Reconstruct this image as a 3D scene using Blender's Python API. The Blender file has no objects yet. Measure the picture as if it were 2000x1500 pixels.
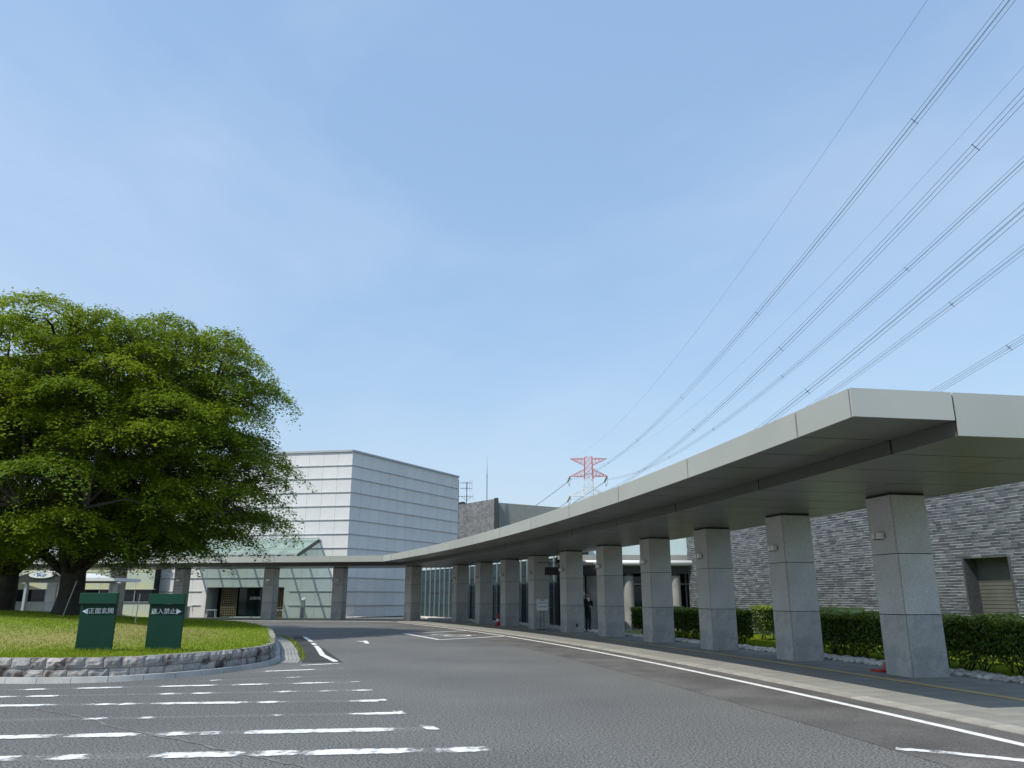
import bpy, bmesh, math, random
import numpy as np
from mathutils import Matrix, Vector
rad = math.radians
random.seed(7); RNG = np.random.default_rng(11)
scene = bpy.context.scene
COL = scene.collection

# ------------------------------------------------------------------ camera, sky, sun, exposure
cam_d = bpy.data.cameras.new('camera'); cam = bpy.data.objects.new('camera', cam_d); COL.objects.link(cam)
cam_d.sensor_width = 36.0; cam_d.lens = 27.0; cam_d.clip_start = 0.1; cam_d.clip_end = 3000.0
cam.location = (0, 0, 1.6); cam.rotation_euler = (rad(90 + 15.55), 0, 0)
scene.camera = cam
SUN_TO = Vector((-0.585, -0.483, 1.0)).normalized()
world = bpy.data.worlds.new('World'); scene.world = world; world.use_nodes = True
nt = world.node_tree; nt.nodes.clear()
wo = nt.nodes.new('ShaderNodeOutputWorld'); bg = nt.nodes.new('ShaderNodeBackground')
sky = nt.nodes.new('ShaderNodeTexSky'); sky.sky_type = 'NISHITA'; sky.sun_disc = False
sky.sun_elevation = math.asin(SUN_TO.z); sky.sun_rotation = math.atan2(SUN_TO.x, SUN_TO.y)
sky.air_density = 1.6; sky.dust_density = 1.2; sky.ozone_density = 1.5; sky.altitude = 30
tc = nt.nodes.new('ShaderNodeTexCoord'); mp = nt.nodes.new('ShaderNodeMapping')
mp.inputs['Scale'].default_value = (1.0, 1.0, 2.2); mp.inputs['Location'].default_value = (3.3, 0.6, 0.2)
n1 = nt.nodes.new('ShaderNodeTexNoise'); n1.inputs['Scale'].default_value = 1.3; n1.inputs['Detail'].default_value = 5
n1.inputs['Roughness'].default_value = 0.55; n1.inputs['Distortion'].default_value = 0.35
rp = nt.nodes.new('ShaderNodeValToRGB'); rp.color_ramp.elements[0].position = 0.36; rp.color_ramp.elements[1].position = 0.80
rp.color_ramp.elements[0].color = (0.0, 0.0, 0.0, 1); rp.color_ramp.elements[1].color = (0.62, 0.62, 0.62, 1)
mx = nt.nodes.new('ShaderNodeMixRGB'); mx.inputs[2].default_value = (3.5, 4.1, 5.0, 1)
veil = nt.nodes.new('ShaderNodeMixRGB'); veil.inputs[0].default_value = 0.62; veil.inputs[2].default_value = (1.72, 2.70, 4.25, 1)   # thin even summer haze over the whole dome
nt.links.new(tc.outputs['Generated'], mp.inputs['Vector']); nt.links.new(mp.outputs[0], n1.inputs['Vector'])
nt.links.new(n1.outputs['Fac'], rp.inputs[0]); nt.links.new(rp.outputs[0], mx.inputs[0])
nt.links.new(sky.outputs[0], veil.inputs[1]); nt.links.new(veil.outputs[0], mx.inputs[1]); nt.links.new(mx.outputs[0], bg.inputs['Color'])
bg.inputs['Strength'].default_value = 0.115
nt.links.new(bg.outputs[0], wo.inputs['Surface'])
sun_d = bpy.data.lights.new('sun', 'SUN'); sun_d.energy = 2.45; sun_d.angle = rad(0.6); sun_d.color = (1.0, 0.94, 0.84)
sun = bpy.data.objects.new('sun', sun_d); COL.objects.link(sun); sun.location = (-30, -30, 60)
sun.rotation_euler = (-SUN_TO).to_track_quat('-Z', 'Y').to_euler()
vs = scene.view_settings; vs.view_transform = 'Standard'; vs.look = 'None'; vs.gamma = 1.0; vs.use_curve_mapping = False
vs.exposure = 0.76
scene.cycles.max_bounces = 8; scene.cycles.transparent_max_bounces = 12
scene.cycles.sample_clamp_indirect = 6.0

# ------------------------------------------------------------------ helpers
def tag(o, label=None, cat=None, group=None, kind=None):
    if label: o['label'] = label
    if cat: o['category'] = cat
    if group: o['group'] = group
    if kind: o['kind'] = kind
    return o
def setpar(o, p):
    if p is not None:
        o.parent = p
        o.matrix_parent_inverse = p['_inv'] if False else PINV.get(p.name, Matrix())
PINV = {}
def empty(name, loc=(0, 0, 0), rz=0.0, parent=None):
    o = bpy.data.objects.new(name, None); COL.objects.link(o); o.empty_display_size = 0.3
    o.location = loc; o.rotation_euler = (0, 0, rz)
    if parent is not None:
        o.parent = parent; o.matrix_parent_inverse = PINV.get(parent.name, Matrix())
    PINV[o.name] = (Matrix.Translation(Vector(loc)) @ Matrix.Rotation(rz, 4, 'Z')).inverted() if parent is None else Matrix()
    if parent is not None:      # nested empties are built at the identity: world = local
        o.location = (0, 0, 0); o.rotation_euler = (0, 0, 0)
    return o
def link(name, me, parent=None, mats=None):
    if mats is not None and len(me.materials) == 0:
        for m in (mats if isinstance(mats, (list, tuple)) else [mats]): me.materials.append(m)
    o = bpy.data.objects.new(name, me); COL.objects.link(o)
    if parent is not None:
        o.parent = parent; o.matrix_parent_inverse = PINV.get(parent.name, Matrix())
    if parent is None: PINV[o.name] = Matrix()
    return o
def inst(name, me, parent, loc, rz=0.0, sc=None, rot=None):
    o = link(name, me, parent)
    o.location = loc
    o.rotation_euler = rot if rot is not None else (0, 0, rz)
    if sc is not None: o.scale = sc
    return o
class MB:
    def __init__(s): s.v = []; s.f = []; s.mi = []; s.cur = 0
    def _add(s, vs_, fs):
        b = len(s.v); s.v += [tuple(p) for p in vs_]
        for f in fs: s.f.append(tuple(b + i for i in f)); s.mi.append(s.cur)
        return s
    def box(s, c, d, rz=0.0):
        x, y, z = d[0] / 2, d[1] / 2, d[2] / 2; ca, sa = math.cos(rz), math.sin(rz); P = []
        for (i, j, k) in ((-1, -1, -1), (1, -1, -1), (1, 1, -1), (-1, 1, -1), (-1, -1, 1), (1, -1, 1), (1, 1, 1), (-1, 1, 1)):
            a, b = i * x, j * y; P.append((c[0] + a * ca - b * sa, c[1] + a * sa + b * ca, c[2] + k * z))
        return s._add(P, ((0, 3, 2, 1), (4, 5, 6, 7), (0, 1, 5, 4), (1, 2, 6, 5), (2, 3, 7, 6), (3, 0, 4, 7)))
    def hexa(s, P):   # 4 bottom (ccw) + 4 top
        return s._add(P, ((0, 3, 2, 1), (4, 5, 6, 7), (0, 1, 5, 4), (1, 2, 6, 5), (2, 3, 7, 6), (3, 0, 4, 7)))
    def quad(s, a, b, c, d): return s._add((a, b, c, d), ((0, 1, 2, 3),))
    def prism(s, poly, z0, z1):
        n = len(poly); P = [(p[0], p[1], z0) for p in poly] + [(p[0], p[1], z1) for p in poly]
        return s._add(P, [tuple(range(n - 1, -1, -1)), tuple(range(n, 2 * n))] + [(i, (i + 1) % n, n + (i + 1) % n, n + i) for i in range(n)])
    def tube(s, pts, r, n=8, cap=True):
        pts = [Vector(p) for p in pts]; m = len(pts)
        rs = r if isinstance(r, (list, tuple)) else [r] * m
        P = []; up = Vector((0, 0, 1))
        for i, p in enumerate(pts):
            t = (pts[min(i + 1, m - 1)] - pts[max(i - 1, 0)]).normalized()
            ref = up if abs(t.z) < 0.95 else Vector((1, 0, 0))
            a = t.cross(ref).normalized(); b = a.cross(t)
            for k in range(n):
                q = p + (a * math.cos(2 * math.pi * k / n) + b * math.sin(2 * math.pi * k / n)) * rs[i]; P.append(q[:])
        F = []
        for i in range(m - 1):
            for k in range(n):
                k2 = (k + 1) % n; F.append((i * n + k, i * n + k2, (i + 1) * n + k2, (i + 1) * n + k))
        if cap: F.append(tuple(range(n))[::-1]); F.append(tuple((m - 1) * n + k for k in range(n)))
        return s._add(P, F)
    def bar(s, a, b, w, h=None):   # square bar between two points
        a = Vector(a); b = Vector(b); t = (b - a).normalized(); h = h or w
        ref = Vector((0, 0, 1)) if abs(t.z) < 0.95 else Vector((1, 0, 0))
        x = t.cross(ref).normalized() * w / 2; y = x.cross(t).normalized() * h / 2
        return s._add([(a - x - y)[:], (a + x - y)[:], (a + x + y)[:], (a - x + y)[:], (b - x - y)[:], (b + x - y)[:], (b + x + y)[:], (b - x + y)[:]],
                      ((0, 3, 2, 1), (4, 5, 6, 7), (0, 1, 5, 4), (1, 2, 6, 5), (2, 3, 7, 6), (3, 0, 4, 7)))
    def mesh(s, name, mats, smooth=False, bevel=0.0):
        me = bpy.data.meshes.new(name); me.from_pydata(s.v, [], s.f)
        for m in (mats if isinstance(mats, (list, tuple)) else [mats]): me.materials.append(m)
        me.polygons.foreach_set('material_index', s.mi)
        bm = bmesh.new(); bm.from_mesh(me)
        bmesh.ops.recalc_face_normals(bm, faces=bm.faces)
        if bevel > 0:
            bmesh.ops.bevel(bm, geom=[e for e in bm.edges], offset=bevel, segments=1, affect='EDGES', clamp_overlap=True)
        bm.to_mesh(me); bm.free()
        if smooth: me.polygons.foreach_set('use_smooth', [True] * len(me.polygons))
        me.update(); return me
    def build(s, name, mats, parent=None, smooth=False, bevel=0.0):
        return link(name, s.mesh(name, mats, smooth, bevel), parent)
def np_mesh(name, V, F, mat, smooth=False):
    """V (n,3), F (m,k) arrays of one polygon size"""
    me = bpy.data.meshes.new(name); n, m, k = len(V), len(F), F.shape[1]
    me.vertices.add(n); me.vertices.foreach_set('co', np.ascontiguousarray(V, np.float32).ravel())
    me.loops.add(m * k); me.loops.foreach_set('vertex_index', np.ascontiguousarray(F, np.int32).ravel())
    me.polygons.add(m); me.polygons.foreach_set('loop_start', np.arange(0, m * k, k, dtype=np.int32))
    me.polygons.foreach_set('loop_total', np.full(m, k, np.int32))
    if smooth: me.polygons.foreach_set('use_smooth', np.ones(m, bool))
    for mm in (mat if isinstance(mat, (list, tuple)) else [mat]): me.materials.append(mm)
    me.update(calc_edges=True); return me
def unit(a): return a / (np.linalg.norm(a, axis=1, keepdims=True) + 1e-9)
def leaf_mesh(name, C, Nrm, L, W, mat):
    """rhombic leaves: centres C, normals Nrm, lengths L, widths W"""
    n = len(C); t = unit(np.cross(Nrm, unit(RNG.normal(size=(n, 3))))); b = np.cross(unit(Nrm), t)
    V = np.empty((n, 4, 3)); fold = unit(Nrm) * (W * 0.18)[:, None]
    V[:, 0] = C - t * L[:, None] * .5; V[:, 2] = C + t * L[:, None] * .5
    V[:, 1] = C + b * W[:, None] * .5 + fold; V[:, 3] = C - b * W[:, None] * .5 + fold
    return np_mesh(name, V.reshape(-1, 3), np.arange(n * 4).reshape(-1, 4), mat)

# ------------------------------------------------------------------ materials
def M(name, col, rough=0.6, metal=0.0, var=0.12, vs_=2.0, bump=0.0, bs=60.0, rnd=0.0, spec=0.5, col2=None, c2s=0.6, c2lo=0.45, c2hi=0.65,
      speck=0.0, ss=220.0, coords='Object'):
    m = bpy.data.materials.new(name); m.use_nodes = True; t = m.node_tree; p = t.nodes['Principled BSDF']
    p.inputs['Roughness'].default_value = rough; p.inputs['Metallic'].default_value = metal
    p.inputs['Specular IOR Level'].default_value = spec
    L = t.links.new; N = t.nodes.new
    co = N('ShaderNodeTexCoord').outputs[coords]
    def noise(scale, det=5):
        q = N('ShaderNodeTexNoise'); q.inputs['Scale'].default_value = scale; q.inputs['Detail'].default_value = det
        L(co, q.inputs['Vector']); return q.outputs['Fac']
    base = N('ShaderNodeRGB'); base.outputs[0].default_value = (*col, 1); cur = base.outputs[0]
    if col2 is not None:
        rr = N('ShaderNodeMapRange'); rr.inputs[1].default_value = c2lo; rr.inputs[2].default_value = c2hi; L(noise(c2s, 6), rr.inputs[0])
        mm = N('ShaderNodeMixRGB'); mm.inputs[2].default_value = (*col2, 1); L(rr.outputs[0], mm.inputs[0]); L(cur, mm.inputs[1]); cur = mm.outputs[0]
    def mul(cur, fac):
        mm = N('ShaderNodeMixRGB'); mm.blend_type = 'MULTIPLY'; mm.inputs[0].default_value = 1.0; L(cur, mm.inputs[1]); L(fac, mm.inputs[2]); return mm.outputs[0]
    def rng(src, lo, hi, a=0.3, b=0.7):
        q = N('ShaderNodeMapRange'); q.inputs[1].default_value = a; q.inputs[2].default_value = b
        q.inputs[3].default_value = lo; q.inputs[4].default_value = hi; L(src, q.inputs[0]); return q.outputs[0]
    if var: cur = mul(cur, rng(noise(vs_), 1 - var, 1 + var))
    if speck: cur = mul(cur, rng(noise(ss, 2), 1 - speck, 1 + speck))
    if rnd:
        oi = N('ShaderNodeObjectInfo'); cur = mul(cur, rng(oi.outputs['Random'], 1 - rnd, 1 + rnd, 0, 1))
    L(cur, p.inputs['Base Color'])
    if bump:
        bn = N('ShaderNodeBump'); bn.inputs['Strength'].default_value = bump; bn.inputs['Distance'].default_value = 0.02
        L(noise(bs, 4), bn.inputs['Height']); L(bn.outputs[0], p.inputs['Normal'])
    return m
def M_island(name, cols, rough=0.5, transl=0.35, tcol=(0.25, 0.35, 0.03), tone=0.0, spec=0.35):
    """foliage: colour by island, part of the light passes through"""
    m = bpy.data.materials.new(name); m.use_nodes = True; t = m.node_tree; t.nodes.clear(); N = t.nodes.new; L = t.links.new
    g = N('ShaderNodeNewGeometry'); r = N('ShaderNodeValToRGB'); e = r.color_ramp.elements
    while len(e) < len(cols): e.new(0.5)
    for i, c in enumerate(cols): e[i].position = i / (len(cols) - 1); e[i].color = (*c, 1)
    if tone:      # whole sprays differ in hue, single leaves vary about that
        at = N('ShaderNodeAttribute'); at.attribute_name = 'tone'; mt = N('ShaderNodeMix'); mt.inputs[0].default_value = tone
        L(g.outputs['Random Per Island'], mt.inputs[2]); L(at.outputs['Fac'], mt.inputs[3]); L(mt.outputs[0], r.inputs[0])
    else: L(g.outputs['Random Per Island'], r.inputs[0])
    d = N('ShaderNodeBsdfPrincipled'); d.inputs['Roughness'].default_value = rough; d.inputs['Specular IOR Level'].default_value = spec
    tr = N('ShaderNodeBsdfTranslucent'); mul = N('ShaderNodeMixRGB'); mul.blend_type = 'MIX'; mul.inputs[0].default_value = 0.6; mul.inputs[2].default_value = (*tcol, 1)
    L(r.outputs[0], mul.inputs[1]); L(mul.outputs[0], tr.inputs[0]); L(r.outputs[0], d.inputs['Base Color'])
    mxs = N('ShaderNodeMixShader'); mxs.inputs[0].default_value = transl
    L(d.outputs[0], mxs.inputs[1]); L(tr.outputs[0], mxs.inputs[2])
    o = N('ShaderNodeOutputMaterial'); L(mxs.outputs[0], o.inputs['Surface']); return m
def M_glass(name, tint, alpha=0.35, rough=0.05, body=(0.5, 0.6, 0.55)):
    """architectural glass: partly clear (tinted), partly body colour, with a clear reflection"""
    m = bpy.data.materials.new(name); m.use_nodes = True; t = m.node_tree; t.nodes.clear(); N = t.nodes.new; L = t.links.new
    tr = N('ShaderNodeBsdfTransparent'); tr.inputs[0].default_value = (*tint, 1)
    p = N('ShaderNodeBsdfPrincipled'); p.inputs['Base Color'].default_value = (*body, 1); p.inputs['Roughness'].default_value = rough
    mxs = N('ShaderNodeMixShader'); mxs.inputs[0].default_value = alpha
    L(tr.outputs[0], mxs.inputs[1]); L(p.outputs[0], mxs.inputs[2])
    o = N('ShaderNodeOutputMaterial'); L(mxs.outputs[0], o.inputs['Surface']); return m
def M_paint(name, col=(0.86, 0.87, 0.86), lo=0.0):
    """road paint worn through to the asphalt: per-vertex cover times noise"""
    m = bpy.data.materials.new(name); m.use_nodes = True; t = m.node_tree; t.nodes.clear(); N = t.nodes.new; L = t.links.new
    at = N('ShaderNodeAttribute'); at.attribute_name = 'cover'
    co = N('ShaderNodeTexCoord'); nz = N('ShaderNodeTexNoise'); nz.inputs['Scale'].default_value = 7; nz.inputs['Detail'].default_value = 8; nz.inputs['Roughness'].default_value = .7
    L(co.outputs['Object'], nz.inputs['Vector'])
    a = N('ShaderNodeMath'); a.operation = 'ADD'; L(at.outputs['Fac'], a.inputs[0]); L(nz.outputs['Fac'], a.inputs[1])
    r = N('ShaderNodeMapRange'); r.inputs[1].default_value = 0.93; r.inputs[2].default_value = 1.13; r.inputs[3].default_value = lo; r.inputs[4].default_value = 0.96
    L(a.outputs[0], r.inputs[0])
    p = N('ShaderNodeBsdfPrincipled'); p.inputs['Roughness'].default_value = 0.6
    n2 = N('ShaderNodeTexNoise'); n2.inputs['Scale'].default_value = 5; n2.inputs['Detail'].default_value = 6; L(co.outputs['Object'], n2.inputs['Vector'])
    cr = N('ShaderNodeValToRGB'); cr.color_ramp.elements[0].position = .3; cr.color_ramp.elements[1].position = .6
    cr.color_ramp.elements[0].color = (col[0] * .74, col[1] * .74, col[2] * .73, 1); cr.color_ramp.elements[1].color = (*col, 1)
    L(n2.outputs['Fac'], cr.inputs[0]); L(cr.outputs[0], p.inputs['Base Color'])
    tr = N('ShaderNodeBsdfTransparent'); mxs = N('ShaderNodeMixShader'); L(r.outputs[0], mxs.inputs[0]); L(tr.outputs[0], mxs.inputs[1]); L(p.outputs[0], mxs.inputs[2])
    o = N('ShaderNodeOutputMaterial'); L(mxs.outputs[0], o.inputs['Surface']); return m

asphalt = M('asphalt', (0.126, 0.127, 0.120), 0.85, var=0.09, vs_=0.35, bump=0.30, bs=110, speck=1.0, ss=38, col2=(0.100, 0.102, 0.099), c2s=0.22, c2lo=0.40, c2hi=0.65)
asphalt_edge = M('asphalt_edge', (0.115, 0.111, 0.105), 0.88, var=0.28, vs_=0.9, bump=0.5, bs=120, speck=0.6, ss=48, col2=(0.090, 0.086, 0.081), c2s=0.5)
asphalt_new = M('asphalt_patch', (0.040, 0.041, 0.042), 0.85, var=0.35, vs_=1.2, bump=0.6, bs=110, speck=0.45, ss=60)
soil = M('soil', (0.09, 0.10, 0.05), 0.95, var=0.3)
tile_m = M('paving_tile', (0.252, 0.250, 0.226), 0.75, var=0.12, vs_=1.0, speck=0.12, ss=150, rnd=0.09)
tile_bed = M('paving_bed', (0.10, 0.10, 0.095), 0.9)
kerb_m = M('kerb_block', (0.43, 0.415, 0.365), 0.8, var=0.18, vs_=3, bump=0.2, bs=70, rnd=0.10, col2=(0.34, 0.32, 0.28), c2s=1.2)
tactile = M('tactile_strip', (0.60, 0.42, 0.19), 0.8, var=0.15, vs_=2)
granite = M('granite', (0.465, 0.475, 0.462), 0.6, var=0.10, vs_=1.3, speck=0.26, ss=55, rnd=0.07, bump=0.08, bs=90)
granite_base = M('granite_stained', (0.465, 0.475, 0.462), 0.65, var=0.14, vs_=1.3, speck=0.26, ss=55, rnd=0.07, bump=0.08, bs=90, col2=(0.34, 0.35, 0.345), c2s=1.7, c2lo=0.46, c2hi=0.60)
joint_m = M('dark_joint', (0.03, 0.03, 0.03), 0.9, var=0)
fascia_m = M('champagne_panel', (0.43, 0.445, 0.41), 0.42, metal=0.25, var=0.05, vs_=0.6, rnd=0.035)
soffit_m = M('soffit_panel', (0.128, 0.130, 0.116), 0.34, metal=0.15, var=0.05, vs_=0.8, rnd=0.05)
lamp_m = M('lamp_metal', (0.78, 0.76, 0.72), 0.35, metal=0.6, var=0.05)
lamp_dark = M('lamp_dark', (0.03, 0.03, 0.03), 0.4, var=0)
white_panel = M('pale_concrete_panel', (0.66, 0.665, 0.66), 0.7, var=0.05, vs_=1.5, speck=0.06, ss=40, rnd=0.035)
ledge_m = M('ledge_metal', (0.40, 0.42, 0.44), 0.5, metal=0.2, var=0.06)
dark_metal = M('dark_metal', (0.05, 0.052, 0.055), 0.45, metal=0.4, var=0.1)
black_m = M('black', (0.012, 0.012, 0.014), 0.5, var=0)
dark_room = M('dark_interior', (0.02, 0.022, 0.024), 0.9, var=0.1)
glass_dark = M('dark_glass', (0.010, 0.018, 0.022), 0.04, var=0.0, spec=0.35, rnd=0.15)
glass_teal = M('teal_glass', (0.030, 0.055, 0.062), 0.06, var=0.0, spec=0.35, rnd=0.2)
glass_pale = M('pale_glass', (0.50, 0.62, 0.63), 0.12, var=0.04, spec=0.6, rnd=0.06)  # pale tone paints in the sky showing in these panes
glass_green = M('pale_green_pane', (0.40, 0.52, 0.44), 0.15, var=0.04)
fin_m = M('aluminium_fin', (0.40, 0.43, 0.44), 0.45, metal=0.35, var=0.05)
white_metal = M('white_metal', (0.75, 0.76, 0.76), 0.4, var=0.03)
lattice_m = M('bronze_lattice', (0.22, 0.17, 0.10), 0.6, var=0.15)
awning_glass = M_glass('awning_glass', (0.84, 0.95, 0.90), 0.30, 0.12, (0.50, 0.60, 0.56))
brick_mats = [M('brick_%s' % n, c, 0.75, var=0.15, vs_=7, bump=0.25, bs=40, rnd=0.06, spec=0.3) for n, c in
              (('charcoal', (0.055, 0.061, 0.069)), ('slate', (0.088, 0.096, 0.106)), ('ash', (0.128, 0.138, 0.149)))]
shutter_m = M('bronze_shutter', (0.10, 0.105, 0.092), 0.6, var=0.1)
mortar_m = M('mortar', (0.40, 0.43, 0.45), 0.9, var=0.1, vs_=3)
grey_wall = M('grey_render', (0.27, 0.28, 0.26), 0.8, var=0.06)
green_panel = M('pale_green_panel', (0.52, 0.60, 0.50), 0.25, var=0.06, vs_=0.8, col2=(0.62, 0.60, 0.34), c2s=0.35, c2lo=0.48, c2hi=0.66, rnd=0.08)
sign_green = M('sign_green', (0.006, 0.040, 0.026), 0.45, var=0.10, vs_=3, spec=0.2)
sign_green2 = M('sign_green_cap', (0.010, 0.056, 0.034), 0.45, var=0.08, vs_=3, spec=0.2)
sign_white = M('sign_white', (0.78, 0.79, 0.78), 0.5, var=0.03)
stone_mats = [M('rubble_granite_%d' % i, c, 0.85, var=0.22, vs_=5, bump=0.9, bs=16, speck=0.2, ss=40, rnd=0.12, col2=(0.055, 0.038, 0.034), c2s=3.2, c2lo=0.53, c2hi=0.66)
              for i, c in enumerate(((0.32, 0.312, 0.30), (0.27, 0.272, 0.272), (0.34, 0.318, 0.30)))]
stone_joint = M('stone_joint', (0.13, 0.12, 0.11), 0.95, var=0.3, vs_=6)
kerbstone = M('kerbstone', (0.40, 0.41, 0.40), 0.85, var=0.14, vs_=2, speck=0.12, ss=60, rnd=0.07)
concrete = M('concrete', (0.26, 0.265, 0.255), 0.85, var=0.2, vs_=1.2, bump=0.2, bs=50)
bark = M('bark', (0.050, 0.042, 0.034), 0.9, var=0.35, vs_=4, bump=1.0, bs=9)
leaf_zelkova = M_island('zelkova_leaf', [(0.050, 0.100, 0.012), (0.105, 0.175, 0.014), (0.170, 0.240, 0.018), (0.275, 0.320, 0.026)], 0.5, 0.45, (0.27, 0.37, 0.02), tone=0.6)
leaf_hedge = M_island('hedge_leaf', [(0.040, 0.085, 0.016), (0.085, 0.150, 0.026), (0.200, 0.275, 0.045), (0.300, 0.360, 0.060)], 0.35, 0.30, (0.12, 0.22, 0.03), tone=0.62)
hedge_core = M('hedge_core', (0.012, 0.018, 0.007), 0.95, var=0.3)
stem_m = M('hedge_stem', (0.030, 0.024, 0.016), 0.9, var=0.2)
grass_blade = M_island('grass_blade', [(0.12, 0.21, 0.010), (0.19, 0.29, 0.014), (0.27, 0.33, 0.025), (0.33, 0.31, 0.06)], 0.7, 0.3, (0.28, 0.36, 0.03), spec=0.08)
straw_blade = M_island('straw_blade', [(0.20, 0.17, 0.05), (0.30, 0.24, 0.09), (0.38, 0.31, 0.14)], 0.8, 0.2, (0.3, 0.28, 0.1), spec=0.05)
pebble_m = M('pebble', (0.50, 0.48, 0.44), 0.8, var=0.25, vs_=5, rnd=0.34)
crack_m = M('crack_fill', (0.16, 0.155, 0.145), 0.95, var=0.3, vs_=8)
paint = M_paint('worn_paint', lo=0.045); paint_gone = M_paint('nearly_gone_paint', lo=0.0); paint_line = M_paint('road_paint', lo=0.35)
red_m = M('cone_red', (0.50, 0.03, 0.02), 0.45, var=0.08)
pylon_red = M('pylon_red', (0.55, 0.16, 0.13), 0.6, var=0.05); pylon_white = M('pylon_white', (0.68, 0.70, 0.72), 0.6, var=0.05)  # red paled so that distance haze is put into the paint colour
insul_m = M('insulator', (0.34, 0.35, 0.35), 0.5, var=0.1); wire_m = M('wire', (0.13, 0.145, 0.17), 0.6, metal=0.3, var=0)
blue_m = M('blue_mark', (0.05, 0.16, 0.55), 0.5, var=0.05)
suit_m = M('suit_black', (0.008, 0.008, 0.010), 0.8, var=0.2, vs_=8); skin_m = M('skin', (0.42, 0.22, 0.15), 0.55, var=0.05)
shirt_m = M('shirt_white', (0.7, 0.7, 0.7), 0.7, var=0.03); hair_m = M('hair_grey', (0.22, 0.16, 0.12), 0.7, var=0.1); shoe_m = M('shoe', (0.01, 0.01, 0.01), 0.3, var=0)
membrane = M('roof_membrane', (0.72, 0.73, 0.74), 0.5, var=0.03)
board_white = M('board_white', (0.70, 0.74, 0.74), 0.45, var=0.02); board_ink = M('board_ink', (0.25, 0.32, 0.36), 0.6, var=0)
poster_red = M('poster_red', (0.55, 0.07, 0.04), 0.5, var=0)

# ------------------------------------------------------------------ frames of the place
CX, CY = -162.0, -17.0                      # centre of the curved walkway
def A(r, deg, z=0.0): return (CX + r * math.cos(rad(deg)), CY + r * math.sin(rad(deg)), z)
P0 = Vector((-8.45, 54.5)); DV = Vector((-0.98663, 0.16300)); NV = Vector((0.16300, 0.98663))
def S(s, off, z=0.0):                       # straight wing: s to the left along it, off away from the road
    p = P0 + DV * s + NV * off; return (p.x, p.y, z)
S_ANG = math.atan2(-DV.y, -DV.x)            # rotation of a box whose x axis runs along -DV
MITRE = {168.95: (25.07, 0.52), 170.55: (25.36, -0.31), 172.75: (25.74, -1.46), 175.0: (26.12, -2.63)}

# ------------------------------------------------------------------ ground, road
def sheet(name, poly, z, mat, label, cat, parent=None, kind='structure'):
    b = MB(); b._add([(p[0], p[1], z) for p in poly], [tuple(range(len(poly)))])
    o = b.build(name, mat, parent)
    if parent is None: tag(o, label, cat, kind=kind)
    return o
sheet('ground', [(-900, -300), (900, -300), (900, 1500), (-900, 1500)], -0.03, soil, 'flat earth ground reaching to the horizon', 'ground')
road = sheet('road', [(-70, -14), (22, -14), (22, 70), (-70, 70)], 0.0, asphalt, 'grey asphalt forecourt road curving past the island', 'road')

def arc_strip(name, r0, r1, a0, a1, z, mat, parent, step=0.25, cover=None):
    n = max(2, int((a1 - a0) / step)); V = []; F = []
    for i in range(n + 1):
        a = a0 + (a1 - a0) * i / n; V += [A(r0, a, z), A(r1, a, z)]
    F = [(2 * i, 2 * i + 1, 2 * i + 3, 2 * i + 2) for i in range(n)]
    b = MB(); b._add(V, F); o = b.build(name, mat, parent)
    if cover is not None: add_cover(o, [cover] * len(V))
    return o
def add_cover(o, vals):
    at = o.data.attributes.new('cover', 'FLOAT', 'POINT'); at.data.foreach_set('value', [float(x) for x in vals])
def strip(name, pts, w, z, mat, parent, covers=None, base=0.2, nseg=None, ends=None):
    """a painted line through pts; covers = list of (t0,t1) where the paint survives"""
    pts = [Vector((p[0], p[1], 0)) for p in pts]; seg = [(pts[i + 1] - pts[i]).length for i in range(len(pts) - 1)]; tot = sum(seg)
    n = nseg or max(2, int(tot / 0.06)); V = []; cov = []
    for i in range(n + 1):
        d = tot * i / n; k = 0
        while k < len(seg) - 1 and d > seg[k]: d -= seg[k]; k += 1
        t = (pts[k + 1] - pts[k]).normalized(); p = pts[k] + t * d; q = Vector((-t.y, t.x, 0))
        j = [0.0, 0.0]
        u = i / n; c = base
        if covers is None: c = 1.0
        else:
            for (a, b_) in covers:
                e = min(u - a, b_ - u) * tot
                c = max(c, base + (0.67 - base) * min(1, max(0, e / 0.34 + .5)))
            c += random.uniform(-.06, .06)
        for m_, f in ((-1, .78), (-.55, 1), (.55, 1), (1, .78)):
            V.append((p + q * w * .5 * m_)[:2] + (z,)); cov.append(c * f if covers is not None else c)
    F = []
    for i in range(n):
        for k in range(3): F.append((4 * i + k, 4 * i + k + 1, 4 * i + 5 + k, 4 * i + 4 + k))
    b = MB(); b._add(V, F); o = b.build(name, mat, parent); add_cover(o, cov); return o
arc_strip('resurfaced_strip', 168.2, 170.34, 5.0, 25.0, 0.004, asphalt_edge, road)
arc_strip('edge_line', 169.74, 169.89, 5.0, 24.6, 0.008, paint_line, road, cover=0.9)
strip('edge_line', [A(169.815, 24.6)[:2], S(1.2, 0.85)[:2], S(3.0, .95)[:2], S(9, 1.0)[:2], S(16, 1.0)[:2]], 0.15, 0.008, paint_line, road)
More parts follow.
